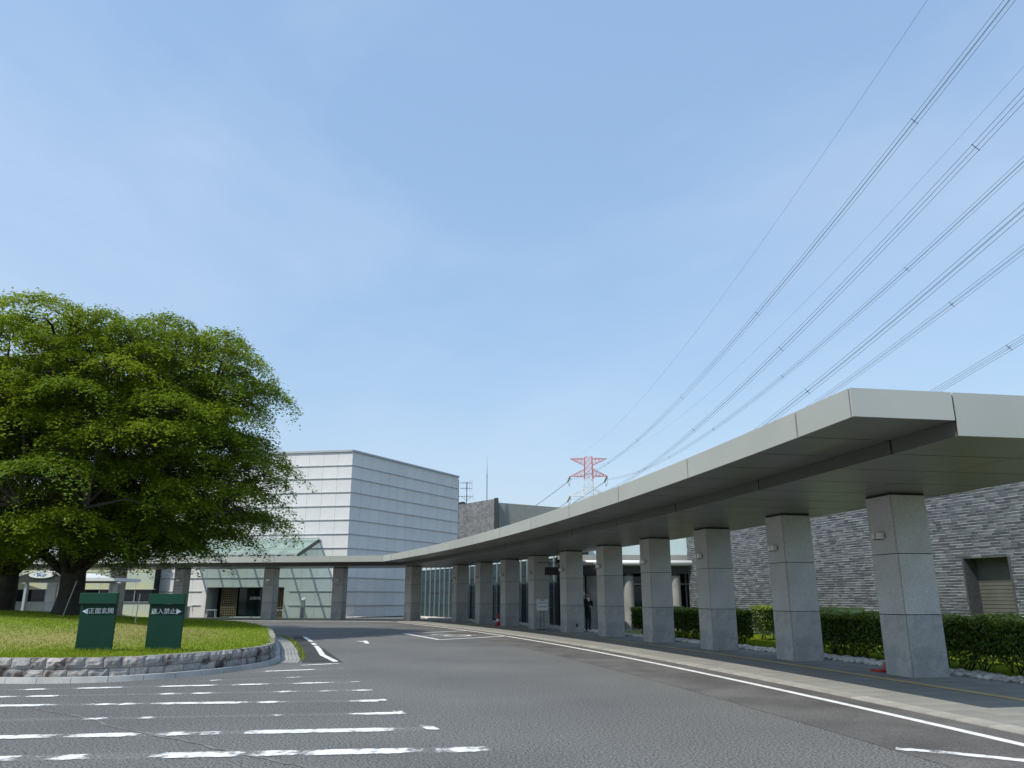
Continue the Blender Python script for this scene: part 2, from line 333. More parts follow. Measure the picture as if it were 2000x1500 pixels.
# bay with wheelchair symbol
bay = [(-4.95, 37.13), (-2.88, 31.79), (-0.33, 34.70)]
strip('bay_line', [(-2.25, 40.6), (-4.95, 37.13)], 0.2, 0.008, paint_line, road)
strip('bay_line', [(-4.98, 37.2), (-2.85, 31.75)], 0.17, 0.012, paint_line, road)
strip('bay_line', [(-2.88, 31.79), (-0.20, 34.85)], 0.2, 0.008, paint_line, road)
bm_ = MB()   # wheelchair pictogram seen from the bay's road side
def flat_poly(b, pts, z): b._add([(p[0], p[1], z) for p in pts], [tuple(range(len(pts)))])
ux = Vector((0.62, 0.78)); uy = Vector((-0.78, 0.62)); o_ = Vector((-2.65, 35.35))
def loc2(x, y): q = o_ + ux * x + uy * y; return (q.x, q.y)
ring = [loc2(0.62 * math.cos(t), -.35 + 0.62 * math.sin(t)) for t in np.linspace(rad(130), rad(395), 20)]
ringi = [loc2(0.45 * math.cos(t), -.35 + 0.45 * math.sin(t)) for t in np.linspace(rad(130), rad(395), 20)]
for i in range(19): flat_poly(bm_, [ring[i], ring[i + 1], ringi[i + 1], ringi[i]], 0.008)
for q in (((-.12, .0), (.06, .0), (.06, .75), (-.12, .75)), ((.06, .02), (.62, .02), (.62, .18), (.06, .18)), ((.46, .02), (.62, .02), (.90, -.72), (.74, -.72)), ((.06, .42), (.46, .42), (.46, .55), (.06, .55))):
    flat_poly(bm_, [loc2(*p) for p in q], 0.012)
flat_poly(bm_, [loc2(-.03 + .17 * math.cos(t), 1.0 + .17 * math.sin(t)) for t in np.linspace(0, 2 * math.pi, 13)[:-1]], 0.012)
wc = bm_.build('wheelchair_symbol', paint_line, road); add_cover(wc, [.85] * len(wc.data.vertices))
b = MB(); flat_poly(b, [(-6.0, 30.95), (-5.72, 30.75), (-5.40, 30.05), (-5.55, 30.2)], .008); flat_poly(b, [(-5.72, 31.0), (-5.56, 31.0), (-5.13, 29.15), (-5.30, 29.2)], .012)
ar = b.build('arrow_mark', paint_line, road); add_cover(ar, [.8] * len(ar.data.vertices))
strip('side_line', [(4.20, 9.17), (4.60, 8.97), (5.2, 8.54), (6.6, 7.3)], 0.18, 0.010, paint, road, covers=[(-.02, .12), (.14, 1.05)], base=.36)
# worn hatching: (left, right) ground points and the surviving lengths
def gpx(u, v):   # ground point in metres, unprojected from image coordinates through the camera
    a = (u - 1000) / 1500.0; bb = (750 - v) / 1500.0; c_, s_ = math.cos(rad(15.55)), math.sin(rad(15.55))
    t = -1.6 / (s_ + bb * c_); return (a * t, (c_ - bb * s_) * t)
HATCH = [((585, 1300.0), (663, 1296.3), [(.02, .95)], 0.16),
         ((500, 1312.5), (668, 1306.0), [(.12, .68), (.97, 1.0)], 0.17),
         ((380, 1331), (684, 1319), [(.08, .14), (.57, .66), (.99, 1.0)], 0.17),
         ((-60, 1350), (699, 1332.5), [(.12, .18), (.25, .37), (.46, .61), (.66, .75), (.82, .92), (.985, 1.0)], 0.19),
         ((-60, 1363), (724, 1348.5), [(.05, .10), (.14, .21), (.45, .51), (.54, .59), (.75, .79), (.87, .90), (.95, 1.0)], 0.20),
         ((-60, 1380), (752, 1369), [(.0, .19), (.28, .34), (.35, .39), (.43, .65), (.69, .74), (.92, 1.0)], 0.22),
         ((-60, 1409), (785, 1393.5), [(.27, .30), (.38, .41), (.69, .70), (.88, 1.0)], 0.20),
         ((-60, 1442), (850, 1424), [(.02, .16), (.20, .35), (.39, .455), (.48, .52), (.57, .90)], 0.25),
         ((-60, 1484), (960, 1464), [(.03, .09), (.15, .21), (.34, .50), (.53, .61), (.62, .85), (.90, .985)], 0.27)]
for l_, r_, cv, w in HATCH:
    strip('hatch_stripe', [gpx(*l_), gpx(*r_)], w * 1.15, 0.008, paint, road, covers=cv, base=0.30)
strip('worn_boundary_line', [(-4.46, 20.89), (-3.98, 19.12), (-3.49, 17.51), (-3.04, 16.07), (-2.56, 14.69), (-2.07, 13.22), (-1.61, 11.86), (-1.05, 10.57), (-0.34, 9.17)],
      0.16, 0.012, paint_gone, road, covers=[(.145, .16), (.275, .29), (.395, .41), (.51, .53), (.625, .655), (.74, .775), (.855, .895)], base=.05)
b = MB(); flat_poly(b, [(-5.35, 20.75), (-4.35, 20.95), (-6.6, 27.8), (-8.9, 34.6), (-9.35, 34.6), (-7.15, 26.5), (-5.6, 21.6)], 0.004); b.build('asphalt_patch', asphalt_new, road)
strip('island_edge_line', [(-4.55, 21.05), (-5.45, 23.4), (-6.45, 26.9), (-7.6, 30.6), (-8.9, 34.5)], 0.17, 0.009, paint, road, covers=[(0, .5), (.55, .62), (.7, .95)], base=.45)
ck = [(-7.4, 12.6), (-6.72, 12.07), (-5.7, 11.3), (-5.2, 10.75), (-4.52, 10.22), (-3.7, 9.6), (-2.81, 8.85), (-2.0, 8.22), (-1.0, 7.3)]
cw = []
for i in range(len(ck) - 1):
    for k in range(6): t = k / 6; cw.append((ck[i][0] + (ck[i + 1][0] - ck[i][0]) * t + random.uniform(-.03, .03), ck[i][1] + (ck[i + 1][1] - ck[i][1]) * t + random.uniform(-.03, .03)))
b = MB()
for i in range(len(cw) - 1):
    w = random.uniform(.008, .022); b.quad((cw[i][0] - w, cw[i][1] - w, .006), (cw[i + 1][0] - w, cw[i + 1][1] - w, .006), (cw[i + 1][0] + w, cw[i + 1][1] + w, .006), (cw[i][0] + w, cw[i][1] + w, .006))
b.build('crack', crack_m, road)

# ------------------------------------------------------------------ pavement under the canopy
pav = arc_strip('pavement', 170.40, 174.7, 5.0, 26.3, 0.008, tile_bed, None)
tag(pav, 'grey tiled pavement following the curved walkway', 'pavement', kind='structure')
b = MB(); b._add([S(-3, 1.75, .004), S(40, 1.75, .004), S(40, 9.85, .004), S(-3, 9.85, .004)], [(0, 1, 2, 3)]); b.build('straight_bed', tile_bed, pav)
TR = (172.72 - 170.67) / 4; tiles = []
rows_in = [170.67 + TR * k for k in range(4)] + [172.98 + .57 * k for k in range(3)]
hs = [TR] * 4 + [.57] * 3
stepd = math.degrees(0.6 / 172.5); a = 5.0; k = 0
while a < 25.9:
    for r0, h in zip(rows_in, hs):
        p = A(r0 + h / 2, a + stepd / 2); tiles.append((math.hypot(p[0], p[1]), r0 + h / 2, a + stepd / 2, h))
    a += stepd
tiles.sort()
tmesh = {}
for h in (TR, .57): tmesh[h] = MB().box((0, 0, 0), (h - .006, 0.6 - .006, .03)).mesh('paving_tile', tile_m)
vis = [t for t in tiles if t[2] > 9.2]
for (_, r, a, h) in vis[:300]: inst('paving_tile', tmesh[h], pav, A(r, a, .005 + random.uniform(0, .0015)), rad(a))
rest = MB(); done = set(id(t) for t in vis[:300])
for t in tiles:
    if id(t) not in done: rest.box(A(t[1], t[2], .005), (t[3] - .006, .594, .03), rad(t[2]))
for i in range(0, 55):
    for j in range(0, 13): rest.box(S(-1.6 + .6 * i, 1.95 + .6 * j, .0), (.594, .594, .03), S_ANG)
tag(rest.build('paving_field', tile_m, pav), kind='stuff')
arc_strip('guide_strip', 172.74, 172.96, 5.0, 25.6, 0.0235, tactile, pav)
strip('guide_strip', [A(172.85, 25.6)[:2], S(-1.2, 3.9)[:2], S(30, 3.9)[:2]], .2, 0.020, tactile, pav)
kb = MB(); kb.box((0, 0, 0), (.30, .594, .05))
for i in range(11): kb.box((0, -.275 + .055 * i, .027), (.29, .03, .006))
kmesh = kb.mesh('kerb_block', kerb_m); a = 5.0
while a < 25.2: inst('kerb_block', kmesh, pav, A(170.50, a, .0 + random.uniform(-.002, .002)), rad(a)); a += math.degrees(.6 / 170.5)
for i in range(60): inst('kerb_block', kmesh, pav, S(.4 + .6 * i, 1.62, 0), S_ANG + math.pi / 2)

# ------------------------------------------------------------------ covered walkway: roof, beam, soffit, columns
cw_root = empty('covered_walkway', A(172, 9.33, 0)); tag(cw_root, 'long curved walkway canopy with champagne metal edge on grey granite columns', 'canopy')
Z_S, Z_O, Z_T, TH = 3.80, 4.02, 4.43, 0.03
JO = [9.33, 9.82] + [9.82 + 1.455 * k for k in range(1, 11)] + [25.07]
GAP = 0.045
def wall_arc(name, r, a0, a1, z0, z1, mat, parent, thick=0.03, inward=True, n=3):
    """a thin curved upright panel whose visible face is at r"""
    r2 = r + thick if inward else r - thick; V = []; g = GAP / 2 * .35
    b = MB()
    for i in range(n):
        x0 = a0 + g + (a1 - a0 - 2 * g) * i / n; x1 = a0 + g + (a1 - a0 - 2 * g) * (i + 1) / n
        b.hexa([A(r, x0, z0), A(r2, x0, z0), A(r2, x1, z0), A(r, x1, z0), A(r, x0, z1), A(r2, x0, z1), A(r2, x1, z1), A(r, x1, z1)])
    return b.build(name, mat, parent)
def flat_arc(name, r0, r1, a0, a1, z, mat, parent, th=0.02, n=3, aend=None):
    b = MB(); g = .006
    for i in range(n):
        f0, f1 = i / n, (i + 1) / n
        def an(r, f):
            e = a1 if aend is None else (aend[0] if r == r0 else aend[1]); return a0 + g + (e - a0 - 2 * g) * f
        b.hexa([A(r0 + .008, an(r0, f0), z), A(r1 - .008, an(r1, f0), z), A(r1 - .008, an(r1, f1), z), A(r0 + .008, an(r0, f1), z),
                A(r0 + .008, an(r0, f0), z + th), A(r1 - .008, an(r1, f0), z + th), A(r1 - .008, an(r1, f1), z + th), A(r0 + .008, an(r0, f1), z + th)])
    return b.build(name, mat, parent)
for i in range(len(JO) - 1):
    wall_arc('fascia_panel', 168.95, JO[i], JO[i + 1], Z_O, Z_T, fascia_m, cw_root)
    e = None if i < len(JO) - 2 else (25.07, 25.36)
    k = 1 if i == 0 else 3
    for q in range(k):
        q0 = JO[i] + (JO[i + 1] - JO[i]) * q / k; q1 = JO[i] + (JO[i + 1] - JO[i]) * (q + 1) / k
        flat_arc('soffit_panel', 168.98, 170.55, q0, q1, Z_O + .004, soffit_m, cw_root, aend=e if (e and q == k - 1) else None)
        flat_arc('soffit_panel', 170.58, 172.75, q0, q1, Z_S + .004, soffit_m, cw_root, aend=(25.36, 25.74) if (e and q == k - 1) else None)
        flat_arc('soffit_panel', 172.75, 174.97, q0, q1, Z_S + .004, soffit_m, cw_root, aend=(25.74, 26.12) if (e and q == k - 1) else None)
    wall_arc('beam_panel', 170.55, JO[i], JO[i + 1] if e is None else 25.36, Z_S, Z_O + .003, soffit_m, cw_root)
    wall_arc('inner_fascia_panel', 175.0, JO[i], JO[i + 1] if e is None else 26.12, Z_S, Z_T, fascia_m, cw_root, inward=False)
# end face towards the forecourt
e_r = Vector((math.cos(rad(9.33)), math.sin(rad(9.33)), 0)); e_t = Vector((-e_r.y, e_r.x, 0))
def end_panel(ra, rb, z0, z1):
    p = Vector(A(ra, 9.33)) ; q = Vector(A(rb, 9.33)); t = e_t * .03; b = MB()
    b.hexa([(p + Vector((0, 0, z0)))[:], (q + Vector((0, 0, z0)))[:], (q + t + Vector((0, 0, z0)))[:], (p + t + Vector((0, 0, z0)))[:],
            (p + Vector((0, 0, z1)))[:], (q + Vector((0, 0, z1)))[:], (q + t + Vector((0, 0, z1)))[:], (p + t + Vector((0, 0, z1)))[:]])
    o = b.build('end_panel', fascia_m, cw_root); o.location = (-e_t * .034)[:]
end_panel(168.955, 170.525, Z_O, Z_T); end_panel(170.56, 172.74, Z_S, Z_T); end_panel(172.77, 174.99, Z_S, Z_T)
# closed body of the roof
b = MB(); n = 40
for i in range(n):
    f0, f1 = i / n, (i + 1) / n
    def an(r, f, e): return 9.34 + (e - 9.34) * f
    for (ra, rb, z0, ea, eb) in ((169.0, 170.6, Z_O + .03, 25.09, 25.36), (170.6, 174.94, Z_S + .03, 25.36, 26.1)):
        b.hexa([A(ra, an(ra, f0, ea), z0), A(rb, an(rb, f0, eb), z0), A(rb, an(rb, f1, eb), z0), A(ra, an(ra, f1, ea), z0),
                A(ra, an(ra, f0, ea), Z_T - .02), A(rb, an(rb, f0, eb), Z_T - .02), A(rb, an(rb, f1, eb), Z_T - .02), A(ra, an(ra, f1, ea), Z_T - .02)])
b.build('roof_body', joint_m, cw_root)
# straight wing of the roof
SJ = [0.52, 4.39, 8.54, 12.85, 17.45, 21.8, 26.1, 30.4, 34.7, 39.0]
def sbox(name, s0, s1, o0, o1, z0, z1, mat, parent, g=0.008, s0b=None):
    s0b = s0 if s0b is None else s0b; b = MB()
    b.hexa([S(s0 + g, o0, z0), S(s1 - g, o0, z0), S(s1 - g, o1, z0), S(s0b + g, o1, z0), S(s0 + g, o0, z1), S(s1 - g, o0, z1), S(s1 - g, o1, z1), S(s0b + g, o1, z1)])
    return b.build(name, mat, parent)
for i in range(len(SJ) - 1):
    a0, a1 = SJ[i], SJ[i + 1]; first = i == 0
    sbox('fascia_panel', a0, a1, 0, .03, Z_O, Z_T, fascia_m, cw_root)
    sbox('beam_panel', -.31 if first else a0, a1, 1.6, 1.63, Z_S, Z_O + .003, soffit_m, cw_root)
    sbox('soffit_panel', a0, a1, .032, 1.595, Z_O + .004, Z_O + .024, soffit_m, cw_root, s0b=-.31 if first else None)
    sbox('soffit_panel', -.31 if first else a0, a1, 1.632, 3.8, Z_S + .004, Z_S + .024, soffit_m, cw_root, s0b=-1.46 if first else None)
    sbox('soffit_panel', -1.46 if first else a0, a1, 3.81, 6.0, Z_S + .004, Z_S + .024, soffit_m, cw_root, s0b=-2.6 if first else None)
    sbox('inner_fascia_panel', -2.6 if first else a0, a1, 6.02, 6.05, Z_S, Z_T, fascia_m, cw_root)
b = MB()
b.hexa([S(.52, .04, Z_O + .03), S(39, .04, Z_O + .03), S(39, 1.65, Z_O + .03), S(-.3, 1.65, Z_O + .03), S(.52, .04, Z_T - .02), S(39, .04, Z_T - .02), S(39, 1.65, Z_T - .02), S(-.3, 1.65, Z_T - .02)])
b.hexa([S(-.3, 1.66, Z_S + .03), S(39, 1.66, Z_S + .03), S(39, 6.0, Z_S + .03), S(-2.6, 6.0, Z_S + .03), S(-.3, 1.66, Z_T - .02), S(39, 1.66, Z_T - .02), S(39, 6.0, Z_T - .02), S(-2.6, 6.0, Z_T - .02)])
b.build('roof_body', joint_m, cw_root)
# columns: three courses of granite panels on four sides round a dark core, a dark cap joint and a pair of cube lamps
CWD = 0.88; panel_me = MB().box((0, 0, 0), (CWD - .050, .028, 1.25 - .010)).mesh('stone_panel', granite, bevel=.003)
base_panel_me = MB().box((0, 0, 0), (CWD - .050, .028, 1.25 - .010)).mesh('stone_panel', granite_base, bevel=.003)
core_me = MB().box((0, 0, 1.9), (CWD - .05, CWD - .05, 3.8)).mesh('column_core', joint_m)
lb = MB()
for sx in (-.075, .075):
    lb.cur = 0; lb.box((sx, -.10, 0), (.105, .13, .13)); lb.cur = 1; lb.box((sx, -.10, -.070), (.085, .11, .012))
lb.cur = 1; lb.box((0, -.015, 0), (.20, .03, .07))
lamp_me = lb.mesh('wall_lamp', [lamp_m, lamp_dark])
def column(cx_, cy_, rz, lamp_side, name='column'):
    """rz turns the column; lamp_side = local face index 0:-y 1:+x 2:+y 3:-x"""
    c = inst(name, core_me, cw_root, (cx_, cy_, 0), rz); PINV[c.name] = Matrix()
    # children are placed in world space through an explicit parent inverse
    pin = (Matrix.Translation((cx_, cy_, 0)) @ Matrix.Rotation(rz, 4, 'Z')).inverted()
    for k in range(3):
        for f in range(4):
            an = f * math.pi / 2; dx, dy = math.sin(an) * (CWD / 2 - .014), -math.cos(an) * (CWD / 2 - .014)
            o = bpy.data.objects.new('stone_panel', base_panel_me if k == 0 else panel_me); COL.objects.link(o); o.parent = c
            ln = CWD - .03 if f % 2 else CWD
            o.location = (dx, dy, .628 + 1.255 * k); o.rotation_euler = (0, 0, an); o.scale = (1 if f % 2 == 0 else (CWD - .062) / (CWD - .050), 1, 1)
    an = lamp_side * math.pi / 2
    o = bpy.data.objects.new('wall_lamp', lamp_me); COL.objects.link(o); o.parent = c
    o.location = (math.sin(an) * CWD / 2, -math.cos(an) * CWD / 2, 2.90); o.rotation_euler = (0, 0, an)
    return c
COLS = [11.207 + 1.4475 * k for k in range(10)]
cols = []
for a in COLS:
    p = A(173.52 + CWD / 2, a + math.degrees(CWD / 2 / 174)); cols.append(column(p[0], p[1], rad(a), 3))
cols.append(column(-7.15, 57.35, rad(40), 3))
for s in (5.06, 10.64, 18.14, 23.69, 29.2, 34.7):
    p = S(s + CWD / 2, 4.5 + CWD / 2); cols.append(column(p[0], p[1], S_ANG, 0))
ob = MB().box((0, 0, 0), (.09, .02, .14)); om = ob.mesh('outlet_cover', dark_metal)
o = bpy.data.objects.new('outlet_cover', om); COL.objects.link(o); o.parent = cols[5]; o.location = (.05, -CWD / 2 - .012, .34)

# ------------------------------------------------------------------ pale tower building with ledges
WB_S0, WB_S1, WB_O = 6.94, 24.4, 9.8
wb = empty('pale_panel_building', S(WB_S0, WB_O, 0)); tag(wb, 'tall windowless pale panel building with ledges behind the walkway', 'building')
LV = [0, .98, 2.11, 3.21, 4.42, 5.61, 6.76, 7.93, 9.09, 10.25, 11.44, 12.55, 13.80]
RF = Vector((0.480, 0.877)); RF.normalize(); RN = Vector((RF.y, -RF.x))   # right face direction and outward normal
c0 = Vector(S(WB_S0, WB_O)[:2]); RL = 16.9
def body(name, pts, z0, z1, mat): return MB().prism(pts, z0, z1).build(name, mat, wb)
cl = Vector(S(WB_S1, WB_O)[:2]); r1 = c0 + RF * RL; bl = cl + NV * 17
ins = .06
E0, E1, EZ = 12.16, 19.34, 2.44
# core, in three pieces so the entrance recess stays open
def off(p, k=ins): return p + NV * k
core_pts = [Vector(S(WB_S0 + .05, WB_O + ins)[:2]), Vector(S(WB_S1 - .03, WB_O + ins)[:2]), bl, r1 + Vector((-.08, 2))]
body('core', [p[:] for p in core_pts], EZ + .05, 13.76, grey_wall)
body('core', [S(WB_S0 + .05, WB_O + ins)[:2], S(E0 - .02, WB_O + ins)[:2], S(E0 - .02, 13)[:2], S(5.9, 13)[:2]], 0, EZ + .04, grey_wall)
body('core', [S(E1 + .02, WB_O + ins)[:2], S(WB_S1 - .03, WB_O + ins)[:2], S(WB_S1 - .03, 21)[:2], S(E1 + .02, 21)[:2]], 0, EZ + .04, grey_wall)
body('recess_back', [S(E0 - .01, 11.7)[:2], S(E1 + .01, 11.7)[:2], S(E1 + .01, 11.9)[:2], S(E0 - .01, 11.9)[:2]], 0, EZ + .04, dark_room)
edges_f = [WB_S0] + [E0 - 1.305 * k for k in (3, 2, 1)] + [E0 + 1.1967 * k for k in range(0, 7)] + [E1 + 1.2525 * k for k in (1, 2, 3)] + [WB_S1]
edges_f = sorted(set(round(x, 3) for x in edges_f))
pcache = {}
def panel(w, h):
    k = (round(w, 3), round(h, 3))
    if k not in pcache: pcache[k] = MB().box((0, 0, 0), (w - .017, .05, h - .012)).mesh('wall_panel', white_panel)
    return pcache[k]
for k in range(12):
    z0, z1 = LV[k], LV[k + 1]
    for i in range(len(edges_f) - 1):
        s0, s1 = edges_f[i], edges_f[i + 1]; zz0 = z0
        if E0 - .05 < (s0 + s1) / 2 < E1 + .05:
            if z1 < EZ: continue
            if z0 < EZ: zz0 = EZ
        inst('wall_panel', panel(s1 - s0, z1 - zz0), wb, S((s0 + s1) / 2, WB_O + .025, (zz0 + z1) / 2), S_ANG)
    NR = 13
    for i in range(NR):
        p = c0 + RF * (RL * (i + .5) / NR) - RN * .025
        inst('wall_panel', panel(RL / NR, z1 - z0), wb, (p.x, p.y, (z0 + z1) / 2), math.atan2(RF.y, RF.x))
for k in range(1, 13):
    z = LV[k]; h, dp = (.055, .07) if k < 12 else (.16, .12); b = MB()
    spans = [(WB_S0 - .0, WB_S1)] if z > EZ else [(WB_S0, E0 - .35), (E1 + .35, WB_S1)]
    for (a_, b2) in spans:
        b2_ = MB(); b2_.hexa([S(a_, WB_O - dp, z - h / 2), S(b2, WB_O - dp, z - h / 2), S(b2, WB_O + .04, z - h / 2), S(a_, WB_O + .04, z - h / 2),
                              S(a_, WB_O - dp, z + h / 2), S(b2, WB_O - dp, z + h / 2), S(b2, WB_O + .04, z + h / 2), S(a_, WB_O + .04, z + h / 2)])
        b2_.build('ledge', ledge_m, wb)
    q0 = c0 + RN * dp - RF * (dp * .5); q1 = c0 + RF * RL + RN * dp; q2 = c0 + RF * RL - RN * .04; q3 = c0 - RN * .04
    b.hexa([(p.x, p.y, z - h / 2 + .002) for p in (q0, q1, q2, q3)] + [(p.x, p.y, z + h / 2 - .002) for p in (q0, q1, q2, q3)])
    b.build('ledge', ledge_m, wb)
# entrance: jambs, lintel underside, floor step, lattices, doors
sbox('jamb', E0 - .01, E0 + .12, WB_O, 11.68, 0, EZ, white_panel, wb); sbox('jamb', E1 - .12, E1 + .01, WB_O, 11.68, 0, EZ, white_panel, wb)
sbox('lintel', E0 + .12, E1 - .12, WB_O + .06, 11.68, EZ - .02, EZ + .03, dark_metal, wb)
sbox('threshold', 14.0, 17.0, WB_O + .1, 11.0, .005, .06, white_metal, wb)
def lattice(s0, s1, o):
    b = MB(); n = max(2, int(round((s1 - s0) / .20))); w = (s1 - s0) / n
    for i in range(n + 1):
        p = S(s0 + w * i, o); b.box((p[0], p[1], EZ / 2), (.075, .05, EZ - .06), S_ANG)
    m_ = 12
    for j in range(m_ + 1):
        p = S((s0 + s1) / 2, o + .003); b.box((p[0], p[1], .05 + (EZ - .12) * j / m_), (s1 - s0 + .07, .044, .075), S_ANG)
    b.build('lattice_screen', lattice_m, wb)
lattice(16.92, 18.3, 10.7); lattice(12.30, 13.75, 10.7)
for i, (s0, s1) in enumerate(((13.85, 15.3), (15.33, 16.8))):
    d_ = sbox('glass_door', s0, s1, 10.85, 10.88, .06, EZ - .06, glass_dark, wb)
def text_mesh(body_, size, bold=0.0, mat=None):
    c = bpy.data.curves.new('lettering', 'FONT'); c.body = body_; c.size = size; c.align_x = 'CENTER'; c.align_y = 'CENTER'; c.offset = bold; c.extrude = .004
    t = bpy.data.objects.new('lettering_tmp', c); COL.objects.link(t)
    dg = bpy.context.evaluated_depsgraph_get(); me = bpy.data.meshes.new_from_object(t.evaluated_get(dg))
    bpy.data.objects.remove(t); me.materials.clear(); me.materials.append(mat or sign_white); return me
tm = text_mesh('自動', .28)
for s in (15.08, 15.55):
    o = inst('door_lettering', tm, wb, S(s, 10.835, 1.55), rot=(math.pi / 2, 0, S_ANG))
o = sbox('notice_poster', 12.42, 12.74, 10.60, 10.61, 1.35, 1.80, poster_red, wb)
o = sbox('poster_print', 12.51, 12.65, 10.585, 10.595, 1.42, 1.62, sign_white, wb)
# second recess jambs left of the entrance stay plain

# glass awning over the entrance
aw = empty('glass_awning', S(14.4, 8, 4.8)); tag(aw, 'sloping green glass awning fixed above the building entrance', 'awning')
AS = [9.44 + 1.649 * k for k in range(8)]; AO0, AZ0, AO1, AZ1 = 5.6, 4.92, 9.66, 6.36
for i in range(7):
    b = MB(); s0, s1 = AS[i] + .012, AS[i + 1] - .012
    b.hexa([S(s0, AO0, AZ0), S(s1, AO0, AZ0), S(s1, AO1, AZ1), S(s0, AO1, AZ1), S(s0, AO0, AZ0 + .02), S(s1, AO0, AZ0 + .02), S(s1, AO1, AZ1 + .02), S(s0, AO1, AZ1 + .02)])
    b.build('glass_pane', awning_glass, aw)
for s in AS:
    b = MB(); b.bar(S(s, AO0 + .05, AZ0 - .16), S(s, AO1 + .06, AZ1 - .14), .07, .26); b.build('rib', dark_metal, aw)
for i in range(7):
    b = MB(); b.bar(S(AS[i] + .25, AO0 + .03, AZ0 - .07), S(AS[i] + .75, AO0 + .03, AZ0 - .07), .08, .10); b.build('bracket', dark_metal, aw)
b = MB(); b.bar(S(AS[0] - .05, AO0, AZ0 - .04), S(AS[-1] + .05, AO0, AZ0 - .04), .06, .07); b.build('edge_rail', ledge_m, aw)
b = MB(); b.bar(S(AS[0] - .05, AO1, AZ1 + .05), S(AS[-1] + .05, AO1, AZ1 + .05), .10, .08); b.build('edge_rail', ledge_m, aw)
# low benches, reader post and cabinet by the entrance
def bench(s, o_, label):
    e = empty('bench', S(s, o_, 0)); tag(e, label, 'bench', 'benches in the entrance recess')
    p = S(s, o_, .62); MB().box(p, (.95, .30, .06), S_ANG).build('seat', white_metal, e)
    for t in (-.42, .42):
        b = MB(); b.bar(S(s + t, o_ - .1, 0.005), S(s + t * .96, o_ - .1, .60), .04); b.bar(S(s + t, o_ + .1, .005), S(s + t * .96, o_ + .1, .60), .04); b.build('leg', white_metal, e)
bench(18.3, 9.2, 'white bench beside the left lattice of the entrance'); bench(12.3, 9.2, 'white bench beside the right lattice of the entrance')
e = empty('reader_post', S(9.81, 8.2, 0)); tag(e, 'slim grey post with slanted top standing before the pale wall', 'post')
p = S(9.81, 8.2); MB().box((p[0], p[1], .70), (.30, .22, 1.38), S_ANG).build('post_body', fin_m, e)
b = MB(); b.hexa([S(9.66, 8.06, 1.39), S(9.96, 8.06, 1.39), S(9.96, 8.34, 1.39), S(9.66, 8.34, 1.39), S(9.66, 8.06, 1.45), S(9.96, 8.06, 1.45), S(9.96, 8.34, 1.62), S(9.66, 8.34, 1.62)]); b.build('slanted_head', white_metal, e)
e = empty('outdoor_unit', S(20.6, 8.9, 0)); tag(e, 'low grey outdoor cabinet unit standing left of the entrance', 'cabinet')
p = S(21.0, 8.9, .45); MB().box(p, (1.6, .5, .86), S_ANG).build('casing', fin_m, e, bevel=.02)
for t in (-.4, .4):
    b = MB(); pp = S(21.0 + t, 8.63, .48); b.box(pp, (.6, .02, .6), S_ANG); b.build('fan_grille', dark_metal, e)
p = S(20.0, 8.9, .95); MB().box(p, (.55, .55, .08), S_ANG).build('side_shelf', white_metal, e)
for t in (-.2, .2):
    b = MB(); b.bar(S(20.0 + t, 8.9, .005), S(20.0 + t, 8.9, .93), .05); b.build('leg', white_metal, e)

# ------------------------------------------------------------------ glazed hall behind the curve
gh = empty('glazed_hall', A(176.2, 23, 0)); tag(gh, 'dark glazed hall with close vertical fins behind the columns', 'building')
GA0, GA1, GR = 20.5, 29.4, 176.35; npan = int((GA1 - GA0) * math.pi / 180 * GR / 1.0); da = (GA1 - GA0) / npan
zt_ = [0.12, 1.05, 2.0, 2.95, 3.85]
fin_me = MB().box((0, 0, 2.35), (.10, .05, 4.7)).mesh('fin', fin_m)
pm = {}
for i in range(npan):
    a0 = GA0 + da * i; am = a0 + da / 2
    inst('fin', fin_me, gh, A(GR + .02, a0, .05), rad(a0))
    for j in range(len(zt_)):
        z0 = zt_[j]; z1 = zt_[j + 1] if j + 1 < len(zt_) else 4.75
        key = (round(z1 - z0, 3), j == 4)
        if key not in pm: pm[key] = MB().box((0, 0, 0), (.03, .98, z1 - z0 - .05)).mesh('pane', glass_pale if j == 4 else glass_teal)
        inst('pane', pm[key], gh, A(GR + .1, am, (z0 + z1) / 2), rad(am) + random.uniform(-.006, .006))
for j, z in enumerate(zt_):
    wall_arc('transom', GR + .06, GA0, GA1, z - .025, z + .025, dark_metal, gh, thick=.06, n=30)
wall_arc('plinth', GR - .05, GA0, GA1, .0, .10, concrete, gh, thick=.3, n=30)
b = MB(); n = 20
for i in range(n):
    a0 = GA0 + (GA1 - GA0) * i / n; a1 = GA0 + (GA1 - GA0) * (i + 1) / n
    b.hexa([A(GR + .2, a0, 0), A(GR + 1.3, a0, 0), A(GR + 1.3, a1, 0), A(GR + .2, a1, 0), A(GR + .2, a0, 4.8), A(GR + 1.3, a0, 4.8), A(GR + 1.3, a1, 4.8), A(GR + .2, a1, 4.8)])
b.build('hall_body', dark_room, gh)

